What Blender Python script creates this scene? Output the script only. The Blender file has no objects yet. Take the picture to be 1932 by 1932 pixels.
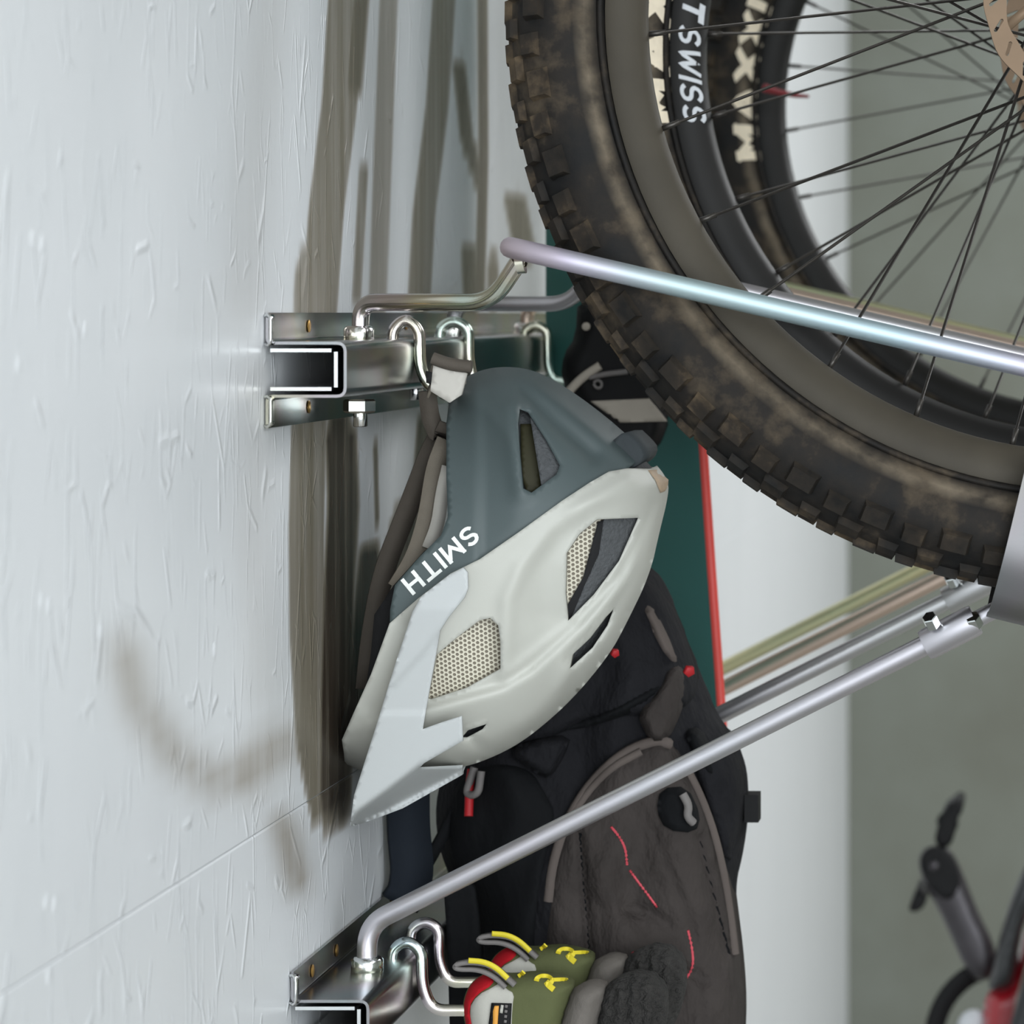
import bpy, bmesh, math, random
import numpy as np
from mathutils import Vector, Matrix
from mathutils.geometry import delaunay_2d_cdt
random.seed(7)
C = bpy.context.scene
COL = C.collection

# ------------------------------------------------------------------ camera
F = 6400.0                 # focal length in pixels of the 1932 frame
VX, VY = 2050.0, 590.0     # principal point: the camera looks straight along the wall (a cropped frame)
cam = bpy.data.cameras.new('camera'); camo = bpy.data.objects.new('camera', cam); COL.objects.link(camo)
camo.rotation_euler = (math.pi/2, 0, 0)
cam.sensor_width = 36; cam.lens = 36*F/1932
cam.shift_x = (966-VX)/1932; cam.shift_y = (VY-966)/1932
cam.clip_start = .05
cam.dof.use_dof = True; cam.dof.focus_distance = 2.2; cam.dof.aperture_fstop = cam.lens/11.0
C.camera = camo

# ------------------------------------------------------------------ light
w = bpy.data.worlds.new('world'); C.world = w; w.use_nodes = True
bg = w.node_tree.nodes['Background']; bg.inputs[0].default_value = (.80, .90, 1.0, 1); bg.inputs[1].default_value = .6
def area(name, loc, target, sx, sy, power, col):
    l = bpy.data.lights.new(name, 'AREA'); l.shape = 'RECTANGLE'; l.size = sx; l.size_y = sy; l.energy = power; l.color = col
    o = bpy.data.objects.new(name, l); COL.objects.link(o); o.location = loc
    o.rotation_euler = (Vector(target)-Vector(loc)).to_track_quat('-Z', 'Y').to_euler()
    return o
area('garage_opening_light', (1.5, -1.9, .25), (.4, 3.0, -.1), 3.6, 2.9, 190, (.92, .97, 1.0))
for yy, pw in ((.9, 64), (5.0, 240)):  # added overhead fill without fixtures, brightens the room towards the back
    area('overhead_fill_light', (1.5, yy, 1.66), (1.3, yy, 0), 2.6, 2.6, pw, (.97, .99, 1.0))
C.view_settings.view_transform = 'Standard'; C.view_settings.look = 'None'
C.view_settings.exposure = 0.06; C.view_settings.gamma = 1.0; C.view_settings.use_curve_mapping = False
C.cycles.use_denoising = True

# ------------------------------------------------------------------ helpers
def P(x, y, Y): return Vector(((x-VX)*Y/F, Y, -(y-VY)*Y/F))
def tag(o, label=None, cat=None, group=None, kind=None):
    for k, v in (('label', label), ('category', cat), ('group', group), ('kind', kind)):
        if v: o[k] = v
    return o
def empty(name, loc=(0, 0, 0), label=None, cat=None, group=None):
    o = bpy.data.objects.new(name, None); COL.objects.link(o); o.location = loc; o.empty_display_size = .02
    return tag(o, label, cat, group)
def link(name, me, mat, parent=None, smooth=True):
    if mat: me.materials.append(mat)
    if smooth and len(me.polygons): me.polygons.foreach_set('use_smooth', [True]*len(me.polygons))
    o = bpy.data.objects.new(name, me); COL.objects.link(o)
    if parent:
        o.parent = parent; v = par_loc(parent)
        if v.length > 0: me.transform(Matrix.Translation(-v))
    return o
def par_loc(p):
    v = Vector(p.location) if p.type == 'EMPTY' else Vector((0, 0, 0))
    while p.parent:
        p = p.parent
        if p.type == 'EMPTY': v = v + Vector(p.location)
    return v
def mesh(name, verts, faces, mat, parent=None, smooth=True):
    me = bpy.data.meshes.new(name); me.from_pydata([tuple(v) for v in verts], [], [tuple(f) for f in faces]); me.update()
    return link(name, me, mat, parent, smooth)
def sharp(o, deg=35):
    o.data.set_sharp_from_angle(angle=math.radians(deg)); return o
def copy_tree(o, off, parent=None):
    c = o.copy(); COL.objects.link(c)
    if parent: c.parent = parent
    else: c.location = Vector(o.location)+Vector(off)
    for ch in list(o.children): copy_tree(ch, off, c)
    return c
class MB:
    def __init__(s): s.v = []; s.f = []
    def add(s, v, f):
        n = len(s.v); s.v += [tuple(a) for a in v]; s.f += [tuple(i+n for i in q) for q in f]; return s
    def build(s, name, mat, parent=None, smooth=True): return mesh(name, s.v, s.f, mat, parent, smooth)
def fillet(pts, r, n=6):
    pts = [Vector(p) for p in pts]; out = [pts[0]]
    for i in range(1, len(pts)-1):
        a, b, c = pts[i-1], pts[i], pts[i+1]
        d1, d2 = (a-b), (c-b); rr = min(r, d1.length*.48, d2.length*.48)
        p1, p2 = b+d1.normalized()*rr, b+d2.normalized()*rr
        for k in range(n+1):
            t = k/n; out.append(p1*(1-t)**2+b*2*t*(1-t)+p2*t*t)
    out.append(pts[-1]); return out
def tube_vf(pts, r, sides=12, cap=True):
    pts = [Vector(p) for p in pts]; n = len(pts); V = []; Fc = []
    rs = r if hasattr(r, '__len__') else [r]*n
    t0 = (pts[1]-pts[0]).normalized(); up = Vector((0, 0, 1)) if abs(t0.z) < .9 else Vector((1, 0, 0))
    nrm = (up-t0*up.dot(t0)).normalized()
    for i, p in enumerate(pts):
        t = (pts[min(i+1, n-1)]-pts[max(i-1, 0)]).normalized()
        nrm = (nrm-t*nrm.dot(t)).normalized(); b = t.cross(nrm)
        for k in range(sides):
            a = 2*math.pi*k/sides; V.append(p+(nrm*math.cos(a)+b*math.sin(a))*rs[i])
    for i in range(n-1):
        for k in range(sides):
            k2 = (k+1) % sides; Fc.append((i*sides+k, i*sides+k2, (i+1)*sides+k2, (i+1)*sides+k))
    if cap: Fc += [tuple(range(sides-1, -1, -1)), tuple(range((n-1)*sides, n*sides))]
    return V, Fc
def tube(name, pts, r, mat, parent=None, sides=14): return sharp(mesh(name, *tube_vf(pts, r, sides), mat, parent), 50)
def ribbon_vf(pts, width_dir, wd, th):
    """flat strap along pts, width along width_dir"""
    pts = [Vector(p) for p in pts]; n = len(pts); V = []; Fc = []
    for i, p in enumerate(pts):
        t = (pts[min(i+1, n-1)]-pts[max(i-1, 0)]).normalized()
        wv = Vector(width_dir(i/(n-1)) if callable(width_dir) else width_dir); wv = (wv-t*wv.dot(t)).normalized(); b = t.cross(wv)
        ww = wd(i/(n-1)) if callable(wd) else wd
        for s1, s2 in ((-1, -1), (1, -1), (1, 1), (-1, 1)): V.append(p+wv*s1*ww/2+b*s2*th/2)
    for i in range(n-1):
        for k in range(4):
            k2 = (k+1) % 4; Fc.append((i*4+k, i*4+k2, i*4+4+k2, i*4+4+k))
    Fc += [(3, 2, 1, 0), tuple(range(4*n-4, 4*n))]
    return V, Fc
def extrude_vf(prof, a, b):
    """closed 2D loop prof of 3D points offsets, swept from a to b"""
    n = len(prof); V = [Vector(a)+Vector(p) for p in prof]+[Vector(b)+Vector(p) for p in prof]
    Fc = [(i, (i+1) % n, n+(i+1) % n, n+i) for i in range(n)]
    return V, Fc
def box_vf(c, s, R=None):
    c = Vector(c); V = []
    for x in (-1, 1):
        for y in (-1, 1):
            for z in (-1, 1):
                d = Vector((x*s[0]/2, y*s[1]/2, z*s[2]/2)); V.append(c+(R @ d if R else d))
    return V, [(0, 1, 3, 2), (4, 6, 7, 5), (0, 4, 5, 1), (2, 3, 7, 6), (0, 2, 6, 4), (1, 5, 7, 3)]
def prism_vf(c, axis, r, h, sides=6, rot=0, bev=.12):
    ax = Vector(axis).normalized(); u = ax.orthogonal().normalized(); v = ax.cross(u); V = []; Fc = []
    rings = [(-h/2, r*(1-bev)), (-h/2+r*bev, r), (h/2-r*bev, r), (h/2, r*(1-bev))]
    for z, rr in rings:
        for k in range(sides):
            a = rot+2*math.pi*k/sides; V.append(Vector(c)+ax*z+(u*math.cos(a)+v*math.sin(a))*rr)
    for i in range(3):
        for k in range(sides):
            k2 = (k+1) % sides; Fc.append((i*sides+k, i*sides+k2, (i+1)*sides+k2, (i+1)*sides+k))
    Fc += [tuple(range(sides-1, -1, -1)), tuple(range(3*sides, 4*sides))]
    return V, Fc
def lathe_vf(prof, seg, closed=True, a0=0, a1=2*math.pi):
    """prof of (r, y) about the Y axis"""
    n = len(prof); V = []; Fc = []; full = abs(a1-a0-2*math.pi) < 1e-6; ns = seg if full else seg+1
    for i in range(ns):
        a = a0+(a1-a0)*i/seg; c, s = math.cos(a), math.sin(a)
        for r, y in prof: V.append((r*c, y, r*s))
    for i in range(seg):
        j = (i+1) % ns
        for k in range(n if closed else n-1):
            k2 = (k+1) % n; Fc.append((i*n+k, j*n+k, j*n+k2, i*n+k2))
    return V, Fc
# --- outlines seen from the side, triangulated, then given their true depth
def smooth_poly(pts, n=3, closed=True):
    pts = [np.array(p, float) for p in pts]
    for _ in range(n):
        out = []; m = len(pts)
        for i in range(m if closed else m-1):
            a, b = pts[i], pts[(i+1) % m]; out += [a*.75+b*.25, a*.25+b*.75]
        if not closed: out = [pts[0]]+out+[pts[-1]]
        pts = out
    return pts
def densify(pts, step):
    out = []; m = len(pts)
    for i in range(m):
        a, b = np.array(pts[i], float), np.array(pts[(i+1) % m], float); L = np.linalg.norm(b-a)
        k = max(1, int(round(L/step)))
        out += [a+(b-a)*j/k for j in range(k)]
    return np.array(out)
def seg_dist(Q, poly, closed=False):
    Q = np.asarray(Q, float); poly = np.asarray(poly, float); A = poly if closed else poly[:-1]; B = np.roll(poly, -1, 0) if closed else poly[1:]
    D = np.full(len(Q), 1e9)
    for a, b in zip(A, B):
        ab = b-a; L2 = ab @ ab+1e-9; t = np.clip(((Q-a) @ ab)/L2, 0, 1); D = np.minimum(D, np.linalg.norm(Q-(a+t[:, None]*ab), axis=1))
    return D
def soft_dist(Q, poly, k=30.0):
    """smooth distance to an open line"""
    Q = np.asarray(Q, float); pts = densify(poly, 6); k = int(round(np.linalg.norm(np.array(poly[-1])-np.array(poly[0]))/6)); pts = pts[:len(pts)-max(0, k-1)]
    D = np.linalg.norm(Q[:, None, :]-pts[None], axis=2); return D.min(1)
def inside(Q, poly):
    Q = np.asarray(Q, float); poly = np.asarray(poly, float); x, y = Q[:, 0], Q[:, 1]; r = np.zeros(len(Q), bool); j = len(poly)-1
    for i in range(len(poly)):
        xi, yi = poly[i]; xj, yj = poly[j]
        c = ((yi > y) != (yj > y)) & (x < (xj-xi)*(y-yi)/(yj-yi+1e-12)+xi); r ^= c; j = i
    return r
def tri_patch(outline, holes=(), step=9):
    B = densify(outline, step); loops = [B]+[densify(h, step*.8) for h in holes]
    pts = []; edges = []
    for L in loops:
        n0 = len(pts); pts += [tuple(p) for p in L]; edges += [(n0+i, n0+(i+1) % len(L)) for i in range(len(L))]
    mn, mx = B.min(0), B.max(0)
    gx = np.arange(mn[0], mx[0], step); gy = np.arange(mn[1], mx[1], step*.87)
    G = np.array([(x+(step/2 if j % 2 else 0), y) for j, y in enumerate(gy) for x in gx])
    if len(G):
        ok = inside(G, B)
        for L in loops[1:]: ok &= ~inside(G, L)
        G = G[ok]
        if len(G):
            d = np.min([seg_dist(G, L, True) for L in loops], axis=0); G = G[d > step*.55]
        pts += [tuple(p) for p in G]
    v, e, f, *_ = delaunay_2d_cdt([Vector(p) for p in pts], edges, [], 0, 1e-4)
    V = np.array([tuple(q) for q in v]); T = np.array([t for t in f if len(t) == 3])
    cen = V[T].mean(1); ok = inside(cen, B)
    for L in loops[1:]: ok &= ~inside(cen, L)
    T = T[ok]
    a = V[T[:, 1]]-V[T[:, 0]]; b = V[T[:, 2]]-V[T[:, 0]]; cr = a[:, 0]*b[:, 1]-a[:, 1]*b[:, 0]
    T[cr < 0] = T[cr < 0][:, ::-1]
    return V, T
def bedges(T):
    cnt = {}
    for t in T:
        for i in range(3):
            cnt[(t[i], t[(i+1) % 3])] = 1
    return [(a, b) for (a, b) in cnt if (b, a) not in cnt]
def unproj(V2, Y):
    return np.stack([(V2[:, 0]-VX)*Y/F, Y, -(V2[:, 1]-VY)*Y/F], 1)
def body(name, outline, Yc, Wn, mat, parent, Wf=None, holes=(), step=9):
    """closed solid: near side at Yc-Wn, far side at Yc+Wf"""
    V2, T = tri_patch(outline, holes, step); wn = np.maximum(Wn(V2), 3e-4); wf = np.maximum((Wf or Wn)(V2), 3e-4)
    N = unproj(V2, Yc-wn); M = N.copy(); M[:, 1] = Yc+wf
    n = len(V2); faces = [tuple(t) for t in T]+[tuple(t[::-1]+n) for t in T]
    faces += [(b, a, a+n, b+n) for a, b in bedges(T)]
    return mesh(name, np.concatenate([N, M]), faces, mat, parent)
def relax(w_, T, n):
    for _ in range(n):
        acc = np.zeros(len(w_)); cnt = np.zeros(len(w_))
        for i, j in ((0, 1), (1, 2), (2, 0)):
            np.add.at(acc, T[:, i], w_[T[:, j]]); np.add.at(cnt, T[:, i], 1); np.add.at(acc, T[:, j], w_[T[:, i]]); np.add.at(cnt, T[:, j], 1)
        w_ = np.where(w_ < .0006, w_, .5*w_+.5*acc/np.maximum(cnt, 1))
    return w_
def shell(name, outline, Yc, W, mat, parent, holes=(), thick=.004, step=9, mirror=True, sm=0):
    """a skin of given thickness on both flanks of a symmetric body (plane Yc)"""
    V2, T = tri_patch(outline, holes, step); wn = relax(np.maximum(W(V2), 3e-4), T, sm); wi = np.maximum(wn-thick, 0)
    N = unproj(V2, Yc-wn); I = N.copy(); I[:, 1] = Yc-wi; n = len(V2)
    V = np.concatenate([N, I]); Fc = [tuple(t) for t in T]+[tuple(t[::-1]+n) for t in T]+[(b, a, a+n, b+n) for a, b in bedges(T)]
    if mirror:
        mid = unproj(V2, np.full(n, Yc)); V3 = np.concatenate([mid, mid]); V3[:, 1] = 2*Yc-V[:, 1]; m = len(V); Fc = Fc+[tuple(i+m for i in f[::-1]) for f in Fc]; V = np.concatenate([V, V3])
    return mesh(name, V, Fc, mat, parent)
def dome(outline, wmax, dm, closed=True, p=2.0):
    def Wf(Q):
        d = np.clip(seg_dist(Q, outline, closed)/dm, 0, 1); return wmax*np.power(np.maximum(1-(1-d)**p, 0), 1/p)
    return Wf
def _arc(cx, cy, rx, ry, a0, a1, n=8): return [(cx+rx*math.cos(math.radians(a0+(a1-a0)*k/n)), cy+ry*math.sin(math.radians(a0+(a1-a0)*k/n))) for k in range(n+1)]
GLYPH = {   # width, strokes in a box one unit high
    'M': (.92, [[(0, 0), (0, 1)], [(0, 1), (.46, .25), (.92, 1)], [(.92, 1), (.92, 0)]]), 'A': (.86, [[(0, 0), (.43, 1), (.86, 0)], [(.16, .32), (.70, .32)]]),
    'X': (.82, [[(0, 0), (.82, 1)], [(0, 1), (.82, 0)]]), 'I': (.0, [[(0, 0), (0, 1)]]), 'H': (.72, [[(0, 0), (0, 1)], [(.72, 0), (.72, 1)], [(0, .5), (.72, .5)]]),
    'T': (.76, [[(0, 1), (.76, 1)], [(.38, 1), (.38, 0)]]), 'W': (1.05, [[(0, 1), (.26, 0), (.525, .85), (.79, 0), (1.05, 1)]]),
    'D': (.74, [[(0, 0), (0, 1), (.30, 1)]+_arc(.30, .5, .44, .5, 90, -90)+[(0, 0)]]),
    'S': (.66, [[(.64, .84)]+_arc(.33, .75, .30, .25, 35, 180, 6)+_arc(.33, .75, .32, .25, 190, 270, 4)+_arc(.33, .25, .32, .25, 90, -20, 5)+_arc(.33, .25, .33, .25, -30, -150, 6)+[(.0, .18)]])}
def text_verts(txt, wt=.17, gap=.20, shear=0.0):
    """lettering drawn with a pen of width wt; letter height 1"""
    V = []; Fc = []; x = 0.0
    for ch in txt:
        if ch == ' ': x += .45; continue
        wd, strokes = GLYPH[ch]
        for st in strokes:
            pts = []
            for a, b in zip(st[:-1], st[1:]):
                L = math.dist(a, b); k = max(1, int(L/.16)); pts += [(a[0]+(b[0]-a[0])*q/k, a[1]+(b[1]-a[1])*q/k) for q in range(k)]
            pts.append(st[-1]); pts = [np.array(p) for k_, p in enumerate(pts) if k_ == 0 or math.dist(p, pts[k_-1]) > 1e-6]; n = len(pts); n0 = len(V)
            for i, p in enumerate(pts):
                d1 = pts[i]-pts[i-1] if i else pts[1]-pts[0]; d2 = pts[i+1]-pts[i] if i < n-1 else d1
                d1 = d1/np.linalg.norm(d1); d2 = d2/np.linalg.norm(d2); t = d1+d2; t = t/(np.linalg.norm(t)+1e-9); nn = np.array((-t[1], t[0])); m = wt/2/max(.45, abs(nn @ np.array((-d1[1], d1[0]))))
                e = p+(t*wt/2*(0 if 0 < i < n-1 else (1 if i else -1)))*(.98 if (0 == i or i == n-1) and ch not in 'SD' else 0)
                for s_ in (1, -1): q = e+nn*s_*m; V.append((x+q[0]+shear*q[1], min(max(q[1], -wt/2), 1+wt/2)))
            Fc += [(n0+2*i, n0+2*i+1, n0+2*i+3, n0+2*i+2) for i in range(n-1)]
        x += wd+gap+wt
    return np.array(V), Fc
# ------------------------------------------------------------------ materials
class NT:
    def __init__(s, name):
        s.m = bpy.data.materials.new(name); s.m.use_nodes = True; s.t = s.m.node_tree; s.b = s.t.nodes['Principled BSDF']
    def n(s, ty, **kw):
        nd = s.t.nodes.new(ty)
        for k, v in kw.items():
            if k.startswith('_'): setattr(nd, k[1:], v)
            else: nd.inputs[k.replace('__', ' ')].default_value = v
        return nd
    def l(s, a, b): s.t.links.new(a, b)
    def coords(s, scale=(1, 1, 1), kind='Object', rot=(0, 0, 0), loc=(0, 0, 0)):
        tc = s.n('ShaderNodeTexCoord'); mp = s.n('ShaderNodeMapping'); mp.inputs['Scale'].default_value = scale; mp.inputs['Rotation'].default_value = rot; mp.inputs['Location'].default_value = loc
        s.l(tc.outputs[kind], mp.inputs['Vector']); return mp.outputs['Vector']
    def noise(s, vec, scale, detail=4, rough=.55):
        nd = s.n('ShaderNodeTexNoise', Scale=scale, Detail=detail, Roughness=rough); s.l(vec, nd.inputs['Vector']); return nd.outputs['Fac']
    def ramp(s, fac, stops, interp='LINEAR'):
        nd = s.n('ShaderNodeValToRGB'); cr = nd.color_ramp; cr.interpolation = interp
        while len(cr.elements) < len(stops): cr.elements.new(.5)
        for e, (p, c) in zip(cr.elements, stops):
            e.position = p; e.color = (*c, 1) if len(c) == 3 else c
        s.l(fac, nd.inputs['Fac']); return nd.outputs['Color']
    def mix(s, fac, a, b, mode='MIX'):
        nd = s.n('ShaderNodeMix', _data_type='RGBA', _blend_type=mode)
        for i, x in ((0, fac), (6, a), (7, b)):
            if hasattr(x, 'type') and not isinstance(x, (int, float)): s.l(x, nd.inputs[i])
            elif i == 0: nd.inputs[0].default_value = x
            else: nd.inputs[i].default_value = (*x, 1)
        return nd.outputs[2]
    def math(s, op, a, b=0.0, clamp=False):
        nd = s.n('ShaderNodeMath', _operation=op, _use_clamp=clamp)
        for i, x in ((0, a), (1, b)):
            if isinstance(x, (int, float)): nd.inputs[i].default_value = x
            else: s.l(x, nd.inputs[i])
        return nd.outputs[0]
    def bump(s, h, strength=.3, dist=.001, normal=None):
        nd = s.n('ShaderNodeBump', Strength=strength, Distance=dist); s.l(h, nd.inputs['Height'])
        if normal: s.l(normal, nd.inputs['Normal'])
        return nd.outputs['Normal']
    def set(s, **kw):
        for k, v in kw.items():
            k = k.replace('__', ' ')
            if hasattr(v, 'type') and hasattr(v, 'links'): s.l(v, s.b.inputs[k])
            elif isinstance(v, tuple) and len(v) == 3: s.b.inputs[k].default_value = (*v, 1)
            else: s.b.inputs[k].default_value = v
        return s.m
def lin(r, g, b):
    f = lambda c: (c/255/12.92) if c/255 <= .04045 else ((c/255+.055)/1.055)**2.4
    return (f(r), f(g), f(b))
def plain(name, col, rough=.6, var=.12, nscale=60, bump=.0, bscale=400, metallic=0.0, bdist=.0006, **kw):
    m = NT(name); v = m.coords()
    c = m.mix(m.noise(v, nscale), tuple(x*(1-var) for x in col), tuple(min(1, x*(1+var)) for x in col))
    m.set(Base__Color=c, Roughness=rough, Metallic=metallic, **kw)
    if bump: m.set(Normal=m.bump(m.noise(v, bscale, 3), bump, bdist))
    return m.m
def zinc(name, rough=.2, tint=.75, base=(.66, .68, .66), k=1.0, dark=1.0, along=False):
    """yellow-blue passivated zinc: the oxide film gives the metal bands of pale colour"""
    m = NT(name); v = m.coords((3, 3, 3)); n1 = m.noise(v, 3.1, 2)
    if along:     # colour bands running along the tube
        sp = m.n('ShaderNodeSeparateXYZ'); m.l(m.coords(), sp.inputs[0])
        n1 = m.math('ADD', m.math('MULTIPLY', m.math('ADD', sp.outputs['X'], m.math('MULTIPLY', sp.outputs['Z'], .5)), 1.6), m.math('MULTIPLY', m.noise(v, 5, 2), .18))
    col = m.ramp(n1, [(.10, (.60, .62, .58)), (.27, (.76, .60, .58)), (.38, (.72, .66, .78)), (.48, (.60, .74, .76)), (.66, (.58, .73, .80)), (.80, (.68, .64, .76))] if along else [(p, tuple(.62+(x-.62)*k for x in c)) for p, c in ((.30, (.46, .66, .74)), (.42, (.60, .64, .66)), (.50, (.72, .62, .68)), (.58, (.74, .69, .52)), (.70, (.54, .68, .60)))])
    col = m.mix(tint, base, col)
    if dark != 1: col = m.mix(1.0, col, (dark,)*3, 'MULTIPLY')
    m.set(Base__Color=col, Metallic=1.0, Roughness=rough, Normal=m.bump(m.noise(m.coords(), 900, 2), .06, .0003))
    return m.m
M = {}
M['zinc'] = zinc('zinc'); M['zinc_dark'] = zinc('zinc_rail', .24, .7, (.50, .53, .50), dark=.55); M['zinc_rod'] = zinc('zinc_rod', .56, 1.0, along=True, dark=.78)
for k, (c0, c1) in enumerate((((.68, .63, .68), (.62, .65, .68)), ((.58, .62, .60), (.66, .60, .66)), ((.74, .58, .48), (.76, .60, .50)), ((.80, .66, .36), (.56, .66, .46)))):
    m_ = NT('zinc_rod_tint_%d' % k); m_.set(Base__Color=m_.mix(m_.noise(m_.coords(), 6, 2), c0, c1), Metallic=1.0, Roughness=.38); M['zinc_rod_%d' % k] = m_.m
M['zinc_strut'] = M['zinc_rod_0']
M['zinc_bright'] = zinc('zinc_bright', .16, .3, (.78, .80, .78))
M['brass'] = plain('brass_screw', (.75, .45, .14), .35, metallic=1.0)
# painted strand board
def wall_mat():
    m = NT('white_paint_on_strand_board'); v0 = m.coords()
    hs = None
    for i, (ang, sc) in enumerate(((.12, (1, 22, 5)), (.75, (1, 20, 5)), (-.55, (1, 20, 5)), (1.35, (1, 18, 6)))):
        v = m.coords(sc, rot=(ang, 0, 0), loc=(0, 3.1*i, 1.7*i))
        vo = m.n('ShaderNodeTexVoronoi', _feature='DISTANCE_TO_EDGE', Scale=1.0, Randomness=1.0); m.l(v, vo.inputs['Vector'])
        ridge = m.ramp(vo.outputs['Distance'], [(0.0, (1, 1, 1)), (.022, (0, 0, 0))])
        msk = m.ramp(m.noise(m.coords((1, 1, 1), loc=(0, 7*i, 5*i)), 13+3*i, 2), [(.57, (0, 0, 0)), (.64, (1, 1, 1))])
        h = m.math('MULTIPLY', ridge, msk); hs = h if hs is None else m.math('MAXIMUM', hs, h)
    for i, (ang, sc) in enumerate(((.3, (1, 46, 11)), (-.35, (1, 40, 12)))):      # finer dents and strand ends
        vo = m.n('ShaderNodeTexVoronoi', _feature='DISTANCE_TO_EDGE', Scale=1.0, Randomness=1.0); m.l(m.coords(sc, rot=(ang, 0, 0), loc=(0, 2.2+i, 4.1)), vo.inputs['Vector'])
        h = m.math('MULTIPLY', m.ramp(vo.outputs['Distance'], [(0.0, (.7, .7, .7)), (.03, (0, 0, 0))]), m.ramp(m.noise(m.coords((1, 1, 1), loc=(0, 3*i, 9)), 22, 2), [(.55, (0, 0, 0)), (.62, (1, 1, 1))]))
        hs = m.math('MAXIMUM', hs, h)
    nb = m.bump(hs, .75, .0014)
    nb = m.bump(m.noise(m.coords(), 150, 4), .12, .0010, nb)
    nb = m.bump(m.noise(m.coords((1, 9, 2)), 1.4, 3), .10, .004, nb)
    nb = m.bump(m.noise(m.coords((1, 40, 12)), 1.0, 4), .05, .0012, nb)
    c = m.mix(m.noise(m.coords((1, 3, 1)), 2.5, 3), lin(211, 214, 217), lin(221, 223, 226))
    at = m.n('ShaderNodeAttribute', _attribute_name='dark_marks'); br = m.noise(m.coords((1, 60, 3)), 1.0, 5, .6)
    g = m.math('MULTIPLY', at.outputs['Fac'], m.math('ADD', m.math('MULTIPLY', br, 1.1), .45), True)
    gc = m.ramp(g, [(0, (1, 1, 1)), (.22, lin(198, 190, 180)), (.48, lin(146, 136, 118)), (.85, lin(72, 61, 50))])  # brown tones of the streaks and smudges, multiplied into the paint colour
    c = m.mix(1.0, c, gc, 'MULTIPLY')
    m.set(Base__Color=c, Roughness=.42, IOR=1.45, Coat__Weight=.10, Coat__Roughness=.16, Coat__IOR=1.45, Normal=nb, Coat__Normal=nb)
    return m.m
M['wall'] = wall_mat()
def concrete():
    m = NT('bare_concrete'); v = m.coords(); n1 = m.noise(v, 1.6, 6, .6); n2 = m.noise(v, 9, 5)
    c = m.ramp(n1, [(.32, lin(108, 110, 100)), (.5, lin(117, 121, 112)), (.68, lin(126, 131, 124))])
    c = m.mix(m.math('MULTIPLY', n2, .35), c, lin(92, 91, 80))
    m.set(Base__Color=c, Roughness=.85, Normal=m.bump(n2, .3, .003)); return m.m
M['concrete'] = concrete()
M['ceiling'] = plain('grey_ceiling', lin(170, 170, 166), .8, .05, 4)
M['floor'] = plain('grey_screed_floor', lin(120, 119, 114), .5, .15, 4)
def rubber(name, dust=.5, band=False, lift=1.0):
    m = NT(name); v = m.coords(); n = m.noise(v, 26, 5, .62)
    c = m.ramp(n, [(.36, lin(13, 13, 13)), (.52, lin(34, 30, 26)), (.70, lin(80, 70, 57))])
    c = m.mix(dust, lin(14, 14, 14), c)
    if lift != 1: c = m.mix(1.0, c, (lift*1.06, lift, lift*.9), 'MULTIPLY')
    if band:      # dusty ring just outside the bead
        sp = m.n('ShaderNodeSeparateXYZ'); m.l(v, sp.inputs[0]); rr = m.math('SQRT', m.math('ADD', m.math('MULTIPLY', sp.outputs['X'], sp.outputs['X']), m.math('MULTIPLY', sp.outputs['Z'], sp.outputs['Z'])))
        k = m.math('SUBTRACT', 1.0, m.math('DIVIDE', m.math('ABSOLUTE', m.math('SUBTRACT', rr, .3215)), .0075), True)
        c = m.mix(m.math('MULTIPLY', k, m.math('SUBTRACT', m.math('MULTIPLY', m.noise(v, 60, 4), 2.2), .5), True), c, lin(104, 94, 80))
    m.set(Base__Color=c, Roughness=m.ramp(n, [(.3, (.6, .6, .6)), (.7, (.85, .85, .85))]), Normal=m.bump(m.noise(v, 700, 3), .25, .0004), Specular__IOR__Level=.22); return m.m
M['tyre'] = rubber('dusty_tyre_rubber', .85, True); M['knob'] = rubber('tread_rubber', .9, False, 1.45)
M['rim'] = plain('dusty_black_rim', lin(60, 55, 46), .6, .3, 22, .1, Specular__IOR__Level=.25)
M['rim_black'] = plain('black_rim', lin(24, 23, 22), .5, .3, 22, .1, Specular__IOR__Level=.25)
M['spoke'] = plain('black_spoke_steel', (.05, .045, .04), .35, .3, 80, metallic=.6)
M['hub'] = plain('black_hub', (.015, .015, .015), .45, Specular__IOR__Level=.3)
M['rotor'] = plain('dusty_rotor_steel', lin(118, 98, 78), .6, .12, 70, metallic=.35)
M['decal_cream'] = plain('cream_tyre_print', lin(226, 213, 190), .7, .18, 120)
M['decal_grey'] = plain('pale_grey_rim_print', lin(196, 199, 203), .6, .12, 120)
M['decal_white'] = plain('white_print', lin(236, 238, 234), .55, .03)
M['white_shell'] = plain('matte_white_shell', lin(183, 183, 175), .5, .03, 14, .05, 1200)
M['visor'] = plain('matte_white_visor', lin(184, 187, 187), .5, .02, 14, .05, 1200)
M['slate_shell'] = plain('matte_slate_shell', lin(72, 83, 84), .55, .06, 30, .08, 1500)
M['eps'] = plain('grey_foam', lin(78, 80, 82), .85, .35, 300, .8, 420, bdist=.002)
M['tail'] = plain('dark_tail_rubber', lin(58, 64, 67), .8, .15, 200, .4, 600)
M['foam_black'] = plain('black_padding', lin(22, 22, 24), .9, .2, 60, .3)
M['olive_pad'] = plain('olive_liner', lin(46, 44, 20), .7)
M['webbing'] = plain('taupe_webbing', lin(126, 118, 106), .8, .15, 90, .4, 900)
M['webbing_dark'] = plain('dark_taupe_webbing', lin(82, 75, 67), .8, .15, 90, .4, 900)
M['clip'] = plain('pale_grey_label', lin(190, 186, 178), .6, .1, 80)
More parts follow.
